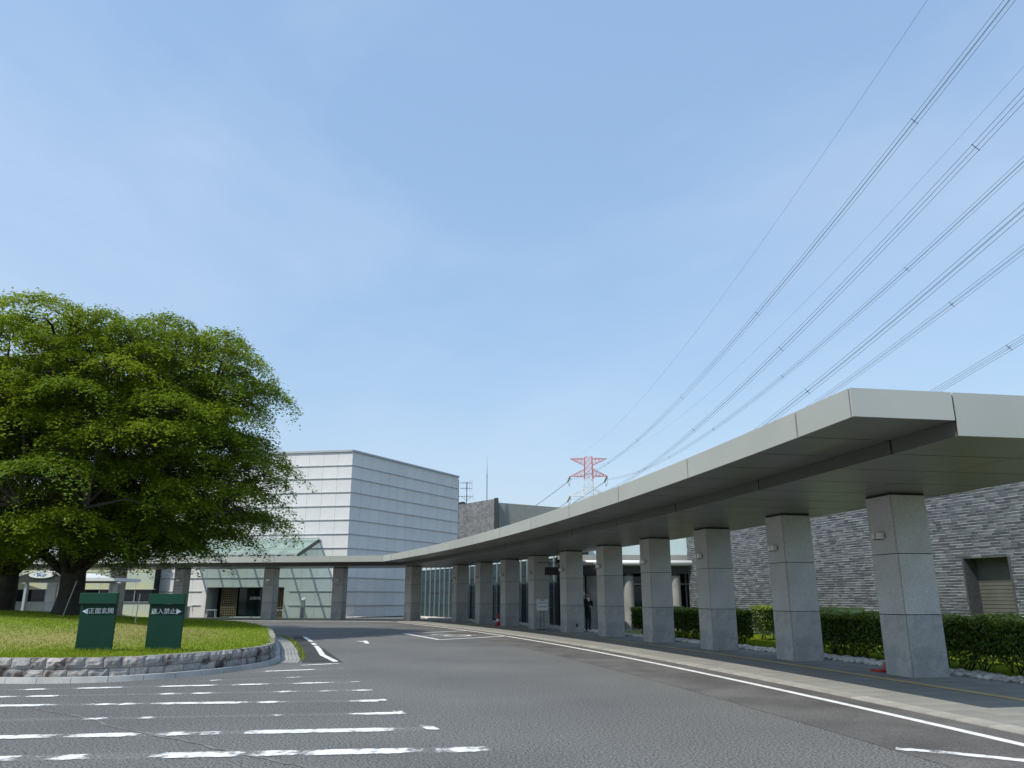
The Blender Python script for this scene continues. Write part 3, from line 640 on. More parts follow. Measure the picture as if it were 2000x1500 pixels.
# ------------------------------------------------------------------ entrance pavilion with flat roof and round columns
pv = empty('entrance_pavilion', (6.5, 43, 0)); tag(pv, 'entrance porch with white edged flat roof and round grey columns behind hedge', 'building')
MB().prism([(3.2, 41.2), (10.6, 41.7), (10.6, 46), (3.2, 46)], 3.22, 3.44).build('roof_slab', grey_wall, pv)
b = MB(); b.tube([(3.15, 41.1, 3.36), (6.8, 41.3, 3.36), (10.65, 41.6, 3.36)], .13, 12); b.build('roof_edge', white_metal, pv, smooth=True)
b = MB(); b.bar((3.2, 41.6, 3.0), (10.5, 42.05, 3.0), .2, .34); b.build('beam', dark_metal, pv)
for (x, y) in ((4.2, 41.8), (6.13, 41.8), (8.62, 41.9), (9.75, 42.0)):
    b = MB(); b.tube([(x, y, 0), (x, y, 2.7)], 0.27, 18); b.build('round_column', concrete, pv, smooth=False)
    b = MB(); b.tube([(x, y, 2.7), (x, y, 2.86)], .24, 18); b.build('column_capital', dark_metal, pv)
MB().prism([(2.6, 44.9), (11.2, 45.2), (11.2, 49), (2.6, 49)], 0, 3.9).build('inner_body', dark_room, pv)
MB().prism([(2.6, 44.6), (11.0, 44.9), (11.0, 49), (2.6, 49)], 3.45, 3.95).build('roof_upstand', grey_wall, pv)
for i in range(7):
    x0 = 3.1 + 1.12 * i; y0 = 44.6 + .036 * (x0 - 2.6)
    b = MB(); b.box((x0 + .55, y0 + .02, 1.15), (1.02, .03, 2.2)); b.build('glass_door', glass_dark, pv)
    b = MB(); b.box((x0 + .55, y0 + .02, 2.72), (1.02, .03, .62)); b.build('transom_pane', glass_dark, pv)
    b = MB(); b.box((x0, y0 - .02, 1.6), (.07, .10, 3.2)); b.build('door_post', fin_m, pv)
b = MB(); b.box((7.0, 44.74, 2.34), (8.0, .10, .10), .036); b.build('door_header', fin_m, pv)
for i, (x0, x1) in enumerate(((3.2, 5.0), (5.05, 7.6), (7.65, 8.8), (8.85, 10.6))):
    b = MB(); b.box(((x0 + x1) / 2, 45.6, 4.75), (x1 - x0, .04, 1.55)); b.build('clerestory_pane', glass_pale, pv)
for x in (3.15, 5.02, 7.62, 8.82, 10.65):
    b = MB(); b.box((x, 45.55, 4.75), (.12, .14, 1.6)); b.build('clerestory_mullion', fin_m, pv)
MB().prism([(2.9, 45.7), (10.9, 45.7), (10.9, 49), (2.9, 49)], 3.96, 5.55).build('upper_body', grey_wall, pv)
# lit glass screen between porch and hall, seen beside the waiting man
b = MB(); b.box((4.0, 44.2, 1.55), (1.7, .03, 2.9)); b.build('side_screen', glass_teal, pv)
for x in (3.15, 4.0, 4.85):
    b = MB(); b.box((x, 44.12, 1.55), (.08, .10, 3.0)); b.build('screen_post', fin_m, pv)
MB().prism([(2.4, 39.6), (10.4, 40.3), (10.4, 44.8), (2.4, 44.8)], -.01, .035).build('porch_floor', tile_m, pv)
# black hanging sign board beneath the porch roof
hb = empty('hanging_board', (2.8, 41.0, 3.0)); tag(hb, 'black board hanging below the porch roof beside the white notice stand', 'sign')
MB().box((3.15, 41.0, 2.93), (2.9, .08, .40)).build('board', black_m, hb)
MB().box((2.9, 41.05, 3.42), (1.2, .3, .18)).build('bracket_beam', black_m, hb)
for x in (1.95, 2.55, 3.2, 4.2):
    b = MB(); b.bar((x, 41.0, 3.13), (x, 41.0, 3.34), .035); b.build('hanger', black_m, hb)
b = MB(); b.bar((1.35, 41.0, 3.36), (4.4, 41.0, 3.36), .03); b.build('rail', black_m, hb)

# ------------------------------------------------------------------ dark brick building on the right
bb = empty('dark_brick_building', (15.6, 26, 0)); tag(bb, 'long low building of mottled dark grey brick behind the hedge', 'building')
WD = Vector((-0.2785, 0.9604)); WD.normalize(); WN = Vector((-WD.y, WD.x)) * 1.0      # WN points back to the road?
W0 = Vector((15.8, 19.6))                                                       # near end of the wall
if WN.x > 0: WN = -WN
WL, WH, CH, BL = 23.2, 6.4, 0.090, 0.30
def W(t, z, k=0.0): p = W0 + WD * t + WN * k; return (p.x, p.y, z)
OT0, OT1, OZ = 3.85, 5.55, 2.79; LT0, LT1, LZ = 10.2, 16.1, 1.25
def wall_piece(t0, t1, z0, z1, name='wall', k0=0.0, k1=-.3, mat=None):
    b = MB(); b.hexa([W(t0, z0, k0), W(t1, z0, k0), W(t1, z0, k1), W(t0, z0, k1), W(t0, z1, k0), W(t1, z1, k0), W(t1, z1, k1), W(t0, z1, k1)]); return b.build(name, mat or mortar_m, bb)
wall_piece(0, OT0, 0, OZ); wall_piece(OT1, LT0, 0, OZ); wall_piece(LT0, LT1, LZ, OZ); wall_piece(LT1, WL, 0, OZ); wall_piece(0, WL, OZ, WH)
wall_piece(-.2, WL + .2, WH, WH + .12, 'coping', .12, -.5, dark_metal)
wall_piece(0, WL, 0, WH - .05, 'body', -1.0, -9, grey_wall)
wall_piece(OT0 - .05, OT1 + .05, OZ, OZ + .06, 'recess_lintel', -.3, -.98, dark_metal)
wall_piece(OT0 - .1, OT1 + .1, 0, OZ, 'recess_shutter', -.48, -.52, shutter_m)
for j in range(24): wall_piece(OT0 + .02, OT1 - .02, .06 + .112 * j, .06 + .112 * j + .02, 'shutter_slat', -.468, -.485, shutter_m)
wall_piece(OT0 - .02, OT0 + .05, 0, OZ - .004, 'recess_jamb', .016, -.95, brick_mats[0]); wall_piece(OT1 - .05, OT1 + .02, 0, OZ - .004, 'recess_jamb', .016, -.95, brick_mats[0])
wall_piece(LT0, LT1, 0, LZ, 'low_window', -.16, -.2, glass_green)
for j in range(5): wall_piece(LT0 + (LT1 - LT0) * j / 5 - .03, LT0 + (LT1 - LT0) * j / 5 + .03, 0, LZ, 'window_bar', -.10, -.17, fin_m)
rb = random.Random(5); bricks = []
for c in range(int(WH / CH)):
    z = c * CH; t = -rb.uniform(0, .3)
    while t < WL:
        L_ = rb.choice((.20, .24, .30, .30, .36)); t0, t1 = max(t, 0), min(t + L_, WL); t += L_ + .006
        if t1 - t0 < .05: continue
        if z < OZ - .01 and t1 > OT0 and t0 < OT1:
            if t0 < OT0 - .06: t1 = OT0
            elif t1 > OT1 + .06: t0 = OT1
            else: continue
        if z < LZ - .01 and t1 > LT0 and t0 < LT1:
            if t0 < LT0 - .06: t1 = LT0
            elif t1 > LT1 + .06: t0 = LT1
            else: continue
        # mottling: large cloudy patches plus chance
        q = rb.random() + .12 * math.sin(t0 * .9 + z * 1.7) * math.sin(z * 1.1 - t0 * .35) + .085 * z - .27
        bricks.append((t0, t1, z, 0 if q < .38 else (1 if q < .78 else 2), rb.uniform(.003, .012)))
def bvis(x):
    z = x[2]; return z > 1.2
cand = sorted([x for x in bricks if 2.9 < x[0] < 8.5 and 1.3 < x[2] < 5.6 and x[1] - x[0] > .2], key=lambda x: x[0] + abs(x[2] - 3) * .3)[:300]
cs = set(id(x) for x in cand); bmc = {}
wang = math.atan2(WD.y, WD.x)
for (t0, t1, z, mi, pr) in cand:
    key = (round(t1 - t0, 2), mi)
    if key not in bmc: bmc[key] = MB().box((0, 0, 0), (t1 - t0, .09, CH - .019)).mesh('brick', brick_mats[mi])
    inst('brick', bmc[key], bb, W((t0 + t1) / 2, z + CH / 2, pr - .045), wang)
rest = MB()
for x in bricks:
    if id(x) in cs: continue
    t0, t1, z, mi, pr = x; rest.cur = mi; z0, z1 = z + .0095, z + CH - .0095
    rest.hexa([W(t0, z0, pr), W(t1, z0, pr), W(t1, z0, -.02), W(t0, z0, -.02), W(t0, z1, pr), W(t1, z1, pr), W(t1, z1, -.02), W(t0, z1, -.02)])
tag(rest.build('brick_field', brick_mats, bb), kind='stuff')

# brick block rising behind, grey gable beside it, aerial and lightning rod
bk = empty('brick_tower_block', (-3.5, 85, 0)); tag(bk, 'dark brick block rising between the pale building and the walkway roof', 'building')
brick_far = M('far_brick', (0.17, 0.18, 0.19), 0.8, var=0.35, vs_=2.2, speck=0.25, ss=7)
b = MB(); b.hexa([(-8.5, 88, 0), (-1.95, 84.6, 0), (-1.95, 95, 0), (-8.5, 95, 0), (-8.5, 88, 11.4), (-1.95, 84.6, 12.05), (-1.95, 95, 12.05), (-8.5, 95, 11.4)]); b.build('brick_wall', brick_far, bk)
b = MB(); b.hexa([(-1.94, 84.3, 0), (-1.5, 84.2, 0), (-1.5, 95, 0), (-1.94, 95, 0), (-1.94, 84.3, 12.12), (-1.5, 84.2, 12.12), (-1.5, 95, 12.12), (-1.94, 95, 12.12)]); b.build('end_slab', dark_metal, bk)
b = MB(); b.hexa([(-1.49, 88.5, 0), (16, 96, 0), (16, 104, 0), (-1.49, 100, 0), (-1.49, 88.5, 12.1), (16, 96, 11.6), (16, 104, 11.6), (-1.49, 100, 12.1)]); b.build('grey_wall', grey_wall, bk)
b = MB(); b.hexa([(-9, 89, 11.3), (-4.5, 88, 11.5), (-4.5, 96, 11.5), (-9, 96, 11.3), (-9, 89, 11.75), (-5.5, 88.2, 12.2), (-5.5, 96, 12.2), (-9, 96, 11.75)]); b.build('dark_roof', dark_metal, bk)
e = empty('lightning_rod', (-2.85, 87, 12.0)); tag(e, 'thin lightning rod standing on the brick block', 'rod')
b = MB(); b.tube([(-2.85, 87, 11.9), (-2.85, 87, 15.2)], .075, 8); b.build('mast', fin_m, e)
b = MB(); b.tube([(-2.85, 87, 15.2), (-2.85, 87, 17.3)], [.05, .012], 8); b.build('spike', fin_m, e)
e = empty('tv_aerial', (-5.2, 90, 12.0)); tag(e, 'three tiered television aerial on the roof beside the pale building', 'aerial')
b = MB(); b.tube([(-5.3, 90, 12.0), (-5.3, 90, 14.7)], .05, 6); b.build('mast', dark_metal, e)
for z, l in ((14.6, 1.2), (13.95, 1.2), (13.0, 1.5)):
    b = MB(); b.bar((-5.3 - l * .62, 90, z), (-5.3 + l * .5, 90.2, z), .04)
    for k in range(6): x = -5.3 - l * .6 + l * 1.1 * k / 5; h = .12 + .05 * k; b.bar((x, 89.9, z - h), (x, 90.2, z + h), .025)
    b.build('antenna', dark_metal, e)
b = MB(); b.bar((-5.9, 90, 13.0), (-5.3, 90, 12.5), .03); b.bar((-4.7, 90, 13.0), (-5.3, 90, 12.5), .03); b.build('brace', dark_metal, e)

# ------------------------------------------------------------------ pale green building on the left, shelter in front of it
gb = empty('pale_green_building', (-38, 67.5, 0)); tag(gb, 'low pale green panelled building with dark ribbon windows on the left', 'building')
GY = 67.0
MB().prism([(-70, GY + .12), (-30.2, GY + .12), (-30.2, GY + 12), (-70, GY + 12)], 0, 5.1).build('core', dark_room, gb)
MB().prism([(-70, GY - .05), (-30.1, GY - .05), (-30.1, GY + 12.1), (-70, GY + 12.1)], 5.1, 5.35).build('parapet', white_metal, gb)
MB().prism([(-36.0, GY + 3), (-31.4, GY + 3), (-31.4, GY + 9), (-36.0, GY + 9)], 5.36, 6.5).build('roof_box', grey_wall, gb)
gpm = {k: MB().box((0, 0, 0), (1.48, .08, h)).mesh('cladding_panel', green_panel) for k, h in (('lo', 1.24), ('up', 1.36))}
gwm = MB().box((0, 0, 0), (1.46, .05, 1.0)).mesh('window_pane', glass_dark); gbm = MB().box((0, 0, 0), (.06, .14, 1.06)).mesh('window_bar', fin_m)
for i in range(13):
    x = -31.0 - 1.5 * i
    inst('cladding_panel', gpm['lo'], gb, (x, GY + .06, .63)); inst('cladding_panel', gpm['up'], gb, (x, GY + .06, 2.97)); inst('cladding_panel', gpm['up'], gb, (x, GY + .06, 4.36))
    inst('window_pane', gwm, gb, (x, GY + .10, 1.77)); inst('window_bar', gbm, gb, (x - .75, GY + .04, 1.77))
for z in (1.26, 2.28): MB().box((-40, GY - .02, z), (19.9, .1, .05)).build('sill', fin_m, gb)
sh = empty('arched_shelter', (-29, 50, 0)); tag(sh, 'open walkway shelter with arched white roof beyond the tree trunks', 'shelter')
prof = [(-32.0 + 4.4 * t, 2.62 + .62 * math.sin(math.pi * t)) for t in np.linspace(0, 1, 15)]
b = MB()
for i in range(14):
    (x0, z0), (x1, z1) = prof[i], prof[i + 1]
    b.hexa([(x0, 50, z0 - .05), (x1, 50, z1 - .05), (x1, 56, z1 - .05), (x0, 56, z0 - .05), (x0, 50, z0), (x1, 50, z1), (x1, 56, z1), (x0, 56, z0)])
b.build('arched_roof', membrane, sh, smooth=False)
b = MB()
for i in range(14):
    (x0, z0), (x1, z1) = prof[i], prof[i + 1]
    b.hexa([(x0, 50.05, 2.52), (x1, 50.05, 2.52), (x1, 50.12, 2.52), (x0, 50.12, 2.52), (x0, 50.05, max(2.54, z0 - .12)), (x1, 50.05, max(2.54, z1 - .12)), (x1, 50.12, max(2.54, z1 - .12)), (x0, 50.12, max(2.54, z0 - .12))])
b.build('end_frame', dark_metal, sh)
b = MB(); b._add([(-29.75 + .78 * math.cos(t), 49.98, 2.98 + .19 * math.sin(t)) for t in np.linspace(0, 2 * math.pi, 25)[:-1]], [tuple(range(24))]); pl = b.build('sign_plate', sign_white, sh)
b = MB()
for q in ((-.22, .1, .2, .03), (-.22, 0, .03, .2), (-.02, 0, .03, .2), (-.12, -.02, .2, .03), (-.12, .05, .03, .16), (.22, .06, .3, .02), (.2, -.02, .26, .02), (.14, -.08, .14, .02)):
    b.box((-29.75 + q[0], 49.965, 2.98 + q[1]), (q[2], .01, q[3]))
b.build('sign_print', blue_m, sh)
MB().prism([(-27.5, 50.2), (-25.3, 50.4), (-25.3, 54), (-27.5, 54)], 2.62, 2.82).build('flat_roof', membrane, sh)
b = MB(); b.bar((-27.5, 50.3, 2.55), (-25.3, 50.5, 2.55), .12, .12); b.build('edge_beam', dark_metal, sh)
for (x, y) in ((-31.6, 50.3), (-30.75, 50.3), (-27.9, 50.3), (-31.6, 55.5), (-27.9, 55.5), (-25.6, 51.2)):
    b = MB(); b.bar((x, y, 0), (x, y, 2.6), .16); b.build('post', fin_m, sh)

# ------------------------------------------------------------------ planted island: mound, wall, kerb, drain
EDGE = [(-14.0, 16.9), (-12.0, 16.35), (-10.6, 16.15), (-9.74, 16.05), (-8.9, 16.05), (-8.1, 16.25), (-7.4, 16.75), (-6.85, 17.5), (-6.45, 18.35), (-6.2, 19.3), (-6.12, 20.2), (-6.3, 21.4),
        (-6.75, 22.9), (-7.35, 25.0), (-8.1, 27.4), (-8.95, 30.0), (-10.2, 33.3), (-12.0, 37.2), (-15, 42), (-20, 46), (-27, 47.5), (-36, 46), (-42, 40), (-43, 32), (-38, 24), (-28, 20), (-20, 18.3)]
EV = [Vector(p) for p in EDGE]; NE = len(EV)
def resample(pts, step, closed=True):
    out = []; n = len(pts)
    # Catmull-Rom
    for i in range(n if closed else n - 1):
        p0, p1, p2, p3 = pts[(i - 1) % n], pts[i], pts[(i + 1) % n], pts[(i + 2) % n]
        k = max(1, int((p2 - p1).length / step))
        for j in range(k):
            t = j / k; out.append(0.5 * ((2 * p1) + (-p0 + p2) * t + (2 * p0 - 5 * p1 + 4 * p2 - p3) * t * t + (-p0 + 3 * p1 - 3 * p2 + p3) * t ** 3))
    return out
RE = resample(EV, .35); REN = np.array([p[:] for p in RE])
def inset(pts, d):
    n = len(pts); o = []
    for i in range(n):
        t = (pts[(i + 1) % n] - pts[i - 1]).normalized(); o.append(pts[i] + Vector((-t.y, t.x)) * d)
    return o
ZW = 0.46
def edge_dist(X, Y):
    P = np.stack([X, Y], 1); best = np.full(len(P), 1e9)
    for i in range(0, len(P), 4000):
        dd = ((P[i:i + 4000, None, :] - REN[None]) ** 2).sum(2); best[i:i + 4000] = np.sqrt(dd.min(1))
    return best
def mound_z(X, Y):
    d = edge_dist(X, Y); t = np.clip(d / 11.0, 0, 1); return ZW - .03 + .56 * (t * t * (3 - 2 * t)) + .03 * np.clip(d / .6, 0, 1)
def inside(X, Y):
    c = np.zeros(len(X), bool); n = len(REN)
    for i in range(n):
        x0, y0 = REN[i]; x1, y1 = REN[(i + 1) % n]; m_ = (y0 > Y) != (y1 > Y)
        c ^= m_ & (X < (x1 - x0) * (Y - y0) / (y1 - y0 + 1e-12) + x0)
    return c
lawn_m = M('lawn', (0.145, 0.215, 0.014), 0.95, var=0.25, vs_=3.0, bump=0.8, bs=30, speck=0.3, ss=24, col2=(0.235, 0.200, 0.072), c2s=0.28, c2lo=0.52, c2hi=0.72)
island_m = lawn_m.copy(); island_m.name = 'island_lawn'; t_ = island_m.node_tree; pr_ = t_.nodes['Principled BSDF']; old = pr_.inputs['Base Color'].links[0].from_socket
a1 = t_.nodes.new('ShaderNodeAttribute'); a1.attribute_name = 'dry'; m1 = t_.nodes.new('ShaderNodeMixRGB'); m1.inputs[2].default_value = (0.27, 0.215, 0.085, 1)
mm1 = t_.nodes.new('ShaderNodeMath'); mm1.operation = 'MULTIPLY'; mm1.inputs[1].default_value = .8; t_.links.new(a1.outputs['Fac'], mm1.inputs[0])
t_.links.new(mm1.outputs[0], m1.inputs[0]); t_.links.new(old, m1.inputs[1]); t_.links.new(m1.outputs[0], pr_.inputs['Base Color'])
gx, gy = np.meshgrid(np.arange(-44, -5.5, .4), np.arange(15.5, 48.5, .4)); gx = gx.ravel(); gy = gy.ravel()
nx_, ny_ = len(np.arange(-44, -5.5, .4)), len(np.arange(15.5, 48.5, .4))
# mound as a stack of shrinking rings joined to a centre, so its rim follows the wall exactly
rings = [RE]; ctr = Vector((-22.0, 31.0)); V = []; F = []; KR = 24
for k in range(KR + 1):
    f = (k / KR) ** 1.25
    for p in RE:
        q = p + (ctr - p) * f; V.append((q.x, q.y))
VA = np.array(V); zz = mound_z(VA[:, 0], VA[:, 1]); n = len(RE)
for k in range(KR):
    for i in range(n): F.append((k * n + i, k * n + (i + 1) % n, (k + 1) * n + (i + 1) % n, (k + 1) * n + i))
def dry_mask(X, Y):
    d = edge_dist(X, Y); w = np.sin(X * .9 + Y * .5) * .5 + np.sin(X * 2.3 - Y * 1.1) * .3
    return np.clip(1 - np.abs(d - 3.9 - w * .6) / 2.4, 0, 1) ** .7 * (Y < 29)
mound = link('island_lawn', np_mesh('island_lawn', np.column_stack([VA, zz]), np.array(F), island_m, True)); at = mound.data.attributes.new('dry', 'FLOAT', 'POINT'); at.data.foreach_set('value', dry_mask(VA[:, 0], VA[:, 1]).astype(np.float32)); tag(mound, 'grassy raised island with a dry yellow patch', 'lawn', kind='structure')
# grass blades
def blades(name, X, Y, Z, h, mat, lean=.35, w=.012):
    n = len(X); a = RNG.uniform(0, 2 * np.pi, n); dx, dy = np.cos(a), np.sin(a); le = RNG.uniform(0, lean, n) * h
    b_ = RNG.uniform(0, 2 * np.pi, n); V = np.empty((n, 3, 3)); ww = w * RNG.uniform(.6, 1.4, n)
    V[:, 0] = np.column_stack([X - dx * ww, Y - dy * ww, Z]); V[:, 1] = np.column_stack([X + dx * ww, Y + dy * ww, Z])
    V[:, 2] = np.column_stack([X + np.cos(b_) * le, Y + np.sin(b_) * le, Z + h]); return np_mesh(name, V.reshape(-1, 3), np.arange(n * 3).reshape(-1, 3), mat)
N_ = 330000; yy = 15.9 + 31 * RNG.random(N_) ** 2.0; xx = RNG.uniform(-1, 0, N_) * (8 + yy * .75) - 4.5; m_ = inside(xx, yy); xx, yy = xx[m_], yy[m_]
zz = mound_z(xx, yy); dry = RNG.random(len(xx)) < .80 * dry_mask(xx, yy)
hh = RNG.uniform(.02, .06, len(xx)) * (1 - .45 * dry) * np.where(yy > 29, 1.7, 1.0)
gr = ~dry
g = link('grass', blades('grass', xx[gr], yy[gr], zz[gr] - .01, hh[gr], grass_blade, .8, .011)); tag(g, 'short green grass covering the island', 'grass', kind='stuff')
g = link('dry_grass', blades('dry_grass', xx[dry], yy[dry], zz[dry] - .01, hh[dry], straw_blade, .9, .011)); tag(g, 'dry straw coloured grass in the middle of the island', 'grass', kind='stuff')
# rough tufts along the wall edge and round the sign feet
tx = []; ty = []
for p in RE:
    if p.y < 24 and p.x < -5.5:
        for _ in range(26): q = p + (ctr - p).normalized() * random.uniform(.0, .25); tx.append(q.x + random.uniform(-.18, .18)); ty.append(q.y + random.uniform(-.05, .1))
for (cx_, cy_) in ((-8.98, 17.25), (-7.66, 17.63)):
    for _ in range(420): tx.append(cx_ + random.uniform(-.5, .5)); ty.append(cy_ + random.uniform(-.16, .10))
tx = np.array(tx); ty = np.array(ty); m_ = inside(tx, ty); tx, ty = tx[m_], ty[m_]
g = link('grass_tufts', blades('grass_tufts', tx, ty, mound_z(tx, ty) - .01, RNG.uniform(.04, .13, len(tx)), grass_blade, .7, .009)); tag(g, 'rough grass tufts along the stone edge and sign feet', 'grass', kind='stuff')

# stone retaining wall: two courses of split granite blocks
sw = empty('stone_retaining_wall', (-8.5, 16.1, 0)); tag(sw, 'low curved retaining wall of split granite blocks round the island', 'wall')
wp = resample([Vector(p) for p in EDGE], .05); wn = []
acc = [0.0]
for i in range(1, len(wp)): acc.append(acc[-1] + (wp[i] - wp[i - 1]).length)
tot = acc[-1]
def along(s):
    s = s % tot; lo, hi = 0, len(acc) - 1
    while hi - lo > 1:
        md = (lo + hi) // 2
        if acc[md] <= s: lo = md
        else: hi = md
    t = (s - acc[lo]) / max(1e-6, acc[hi] - acc[lo]); p = wp[lo].lerp(wp[hi], t); d_ = (wp[min(lo + 4, len(wp) - 1)] - wp[max(lo - 4, 0)]).normalized()
    return p, d_
s_vis = tot * .0
def stone(s0, s1, z0, z1, mat, proud):
    b = bmesh.new(); nx, nz = 5, 3; vv = {}
    for i in range(nx + 1):
        p, d_ = along(s0 + (s1 - s0) * i / nx); out = Vector((d_.y, -d_.x))
        for j in range(nz + 1):
            z = z0 + (z1 - z0) * j / nz; edge_ = i in (0, nx) or j in (0, nz)
            k = proud * (.25 if edge_ else 1) + (0 if edge_ else random.uniform(-.012, .016))
            q = p + out * k; vv[i, j] = b.verts.new((q.x, q.y, z))
    for i in range(nx):
        for j in range(nz): b.faces.new((vv[i, j], vv[i + 1, j], vv[i + 1, j + 1], vv[i, j + 1]))
    back = {}
    for i in range(nx + 1):
        p, d_ = along(s0 + (s1 - s0) * i / nx); q = p - Vector((d_.y, -d_.x)) * .16; back[i] = b.verts.new((q.x, q.y, z1))
    for i in range(nx): b.faces.new((vv[i, nz], vv[i + 1, nz], back[i + 1], back[i]))
    bl_ = [b.verts.new((back[i].co.x, back[i].co.y, z0)) for i in (0, nx)]
    b.faces.new([vv[0, j] for j in range(nz + 1)] + [back[0], bl_[0]]); b.faces.new([vv[nx, j] for j in range(nz, -1, -1)] + [bl_[1], back[nx]])
    bmesh.ops.recalc_face_normals(b, faces=b.faces); me = bpy.data.meshes.new('stone_block'); b.to_mesh(me); b.free(); me.materials.append(mat); return link('stone_block', me, sw)
sA = 0.0; sB = None
for i, p in enumerate(wp):
    if p.y > 34 and sB is None and p.x > -14: sB = acc[i]
rs = random.Random(3)
for (z0, z1, mnl, mxl, pr) in ((.0, .245, .30, .46, .035), (.250, ZW, .30, .44, .05)):
    s = rs.uniform(0, .3)
    while s < sB:
        L_ = rs.uniform(mnl, mxl); stone(s + .006, s + L_ - .006, z0 + .003, z1 - .003 + rs.uniform(-.006, .004), rs.choice(stone_mats), pr); s += L_
b = MB(); k = 0
for i in range(0, len(wp) - 4, 4):
    if acc[i] > sB: break
    p, d_ = along(acc[i]); q, d2 = along(acc[i + 4]); o1 = Vector((d_.y, -d_.x)); o2 = Vector((d2.y, -d2.x))
    P_ = [p + o1 * .004, q + o2 * .004, q - o2 * .12, p - o1 * .12]
    b.hexa([(v.x, v.y, 0) for v in P_] + [(v.x, v.y, ZW - .02) for v in P_])
b.build('mortar_core', stone_joint, sw)
# kerb stones at the foot of the wall
kr = empty('island_kerb', (-8.5, 15.8, 0)); tag(kr, 'pale kerb stones at the foot of the island wall', 'kerb')
s = .1
while s < sB:
    L_ = .60; b = MB(); nseg = 3
    for i in range(nseg):
        p, d_ = along(s + .005 + (L_ - .01) * i / nseg); q, d2 = along(s + .005 + (L_ - .01) * (i + 1) / nseg); o1 = Vector((d_.y, -d_.x)); o2 = Vector((d2.y, -d2.x))
        lo = [p + o1 * .06, p + o1 * .21, q + o2 * .21, q + o2 * .06]; hi = [p + o1 * .06, p + o1 * .185, q + o2 * .185, q + o2 * .06]
        b.hexa([(v.x, v.y, -.02) for v in lo] + [(v.x, v.y, .105) for v in hi])
    b.build('kerb_stone', kerbstone, kr); s += L_
# drain channel of grooved concrete along the right side
dr = empty('drain_channel', (-5.7, 21.5, 0)); tag(dr, 'grooved concrete drain strip running along the island kerb', 'drain')
s0_ = None
for i, p in enumerate(wp):
    if p.y > 20.6 and p.x > -8: s0_ = acc[i]; break
s = s0_
while s < sB - .6:
    for k in range(5):
        p, d_ = along(s + .0005); q, d2 = along(s + .5995); o1 = Vector((d_.y, -d_.x)); o2 = Vector((d2.y, -d2.x)); a_, c_ = .235 + .098 * k, .235 + .098 * k + .085
        b = MB(); P_ = [p + o1 * a_, p + o1 * c_, q + o2 * c_, q + o2 * a_]; b.hexa([(v.x, v.y, -.01) for v in P_] + [(v.x, v.y, .014) for v in P_]); b.build('drain_slat', concrete, dr)
    s += .6
wx = []; wy = []
for i, p in enumerate(wp):
    if acc[i] > s0_ + .8 and acc[i] < sB and i % 2 == 0:
        d_ = along(acc[i])[1]; o1 = Vector((d_.y, -d_.x))
        for _ in range(3):
            q = p + o1 * random.gauss(.80, .06); wx.append(q.x); wy.append(q.y)
wx = np.array(wx); wy = np.array(wy); tag(link('drain_weeds', blades('drain_weeds', wx, wy, np.full(len(wx), .003), RNG.uniform(.03, .11, len(wx)), grass_blade, .9, .012)), 'weeds growing along the edge of the drain strip', 'weeds', kind='stuff')

# ------------------------------------------------------------------ two green direction signs
def sign(x, y, rz, text, arrow, label):
    z0 = float(mound_z(np.array([x]), np.array([y]))[0]) - .01
    e = empty('direction_sign', (x, y, z0), rz); tag(e, label, 'sign', 'green direction signs on the island')
    def loc(o): o.matrix_parent_inverse = Matrix(); return o
    loc(MB().box((0, 0, .50), (.74, .06, 1.00)).build('panel', sign_green, e, bevel=.006))
    loc(MB().box((0, -.055, 1.115), (.76, .15, .225)).build('cap', sign_green2, e, bevel=.006))
    sx = -1 if arrow == 'left' else 1
    t = link('lettering', text_mesh(text, .130), e); loc(t); t.location = (-sx * .060, -.034, .845); t.rotation_euler = (math.pi / 2, 0, 0)
    b = MB(); ax = sx * (.262); w = .055
    tri = [(ax + sx * w, .845), (ax - sx * w, .845 + .062), (ax - sx * w, .845 - .062)]
    b._add([(p[0], -.038, p[1]) for p in tri] + [(p[0], -.028, p[1]) for p in tri], [(0, 1, 2), (3, 5, 4), (0, 3, 4, 1), (1, 4, 5, 2), (2, 5, 3, 0)])
    loc(b.build('arrow', sign_white, e)); return e
sign(-8.98, 17.40, rad(8), '正面玄関', 'left', 'dark green sign reading 正面玄関 with arrow to the left')
sign(-7.66, 17.78, rad(8), '進入禁止', 'right', 'dark green sign reading 進入禁止 with arrow to the right')
for (x, y, h, ln, lab) in ((-17.6, 31.4, 1.35, .36, 'thin pale stake leaning by the big tree trunk'), (-13.7, 29.2, 1.05, .06, 'thin pale stake standing between the two green signs')):
    z0 = float(mound_z(np.array([x]), np.array([y]))[0])
    b = MB(); b.tube([(x, y, z0 - .05), (x + ln, y, z0 + h)], .018, 6); tag(b.build('stake', fin_m), lab, 'stake', 'stakes on the lawn')

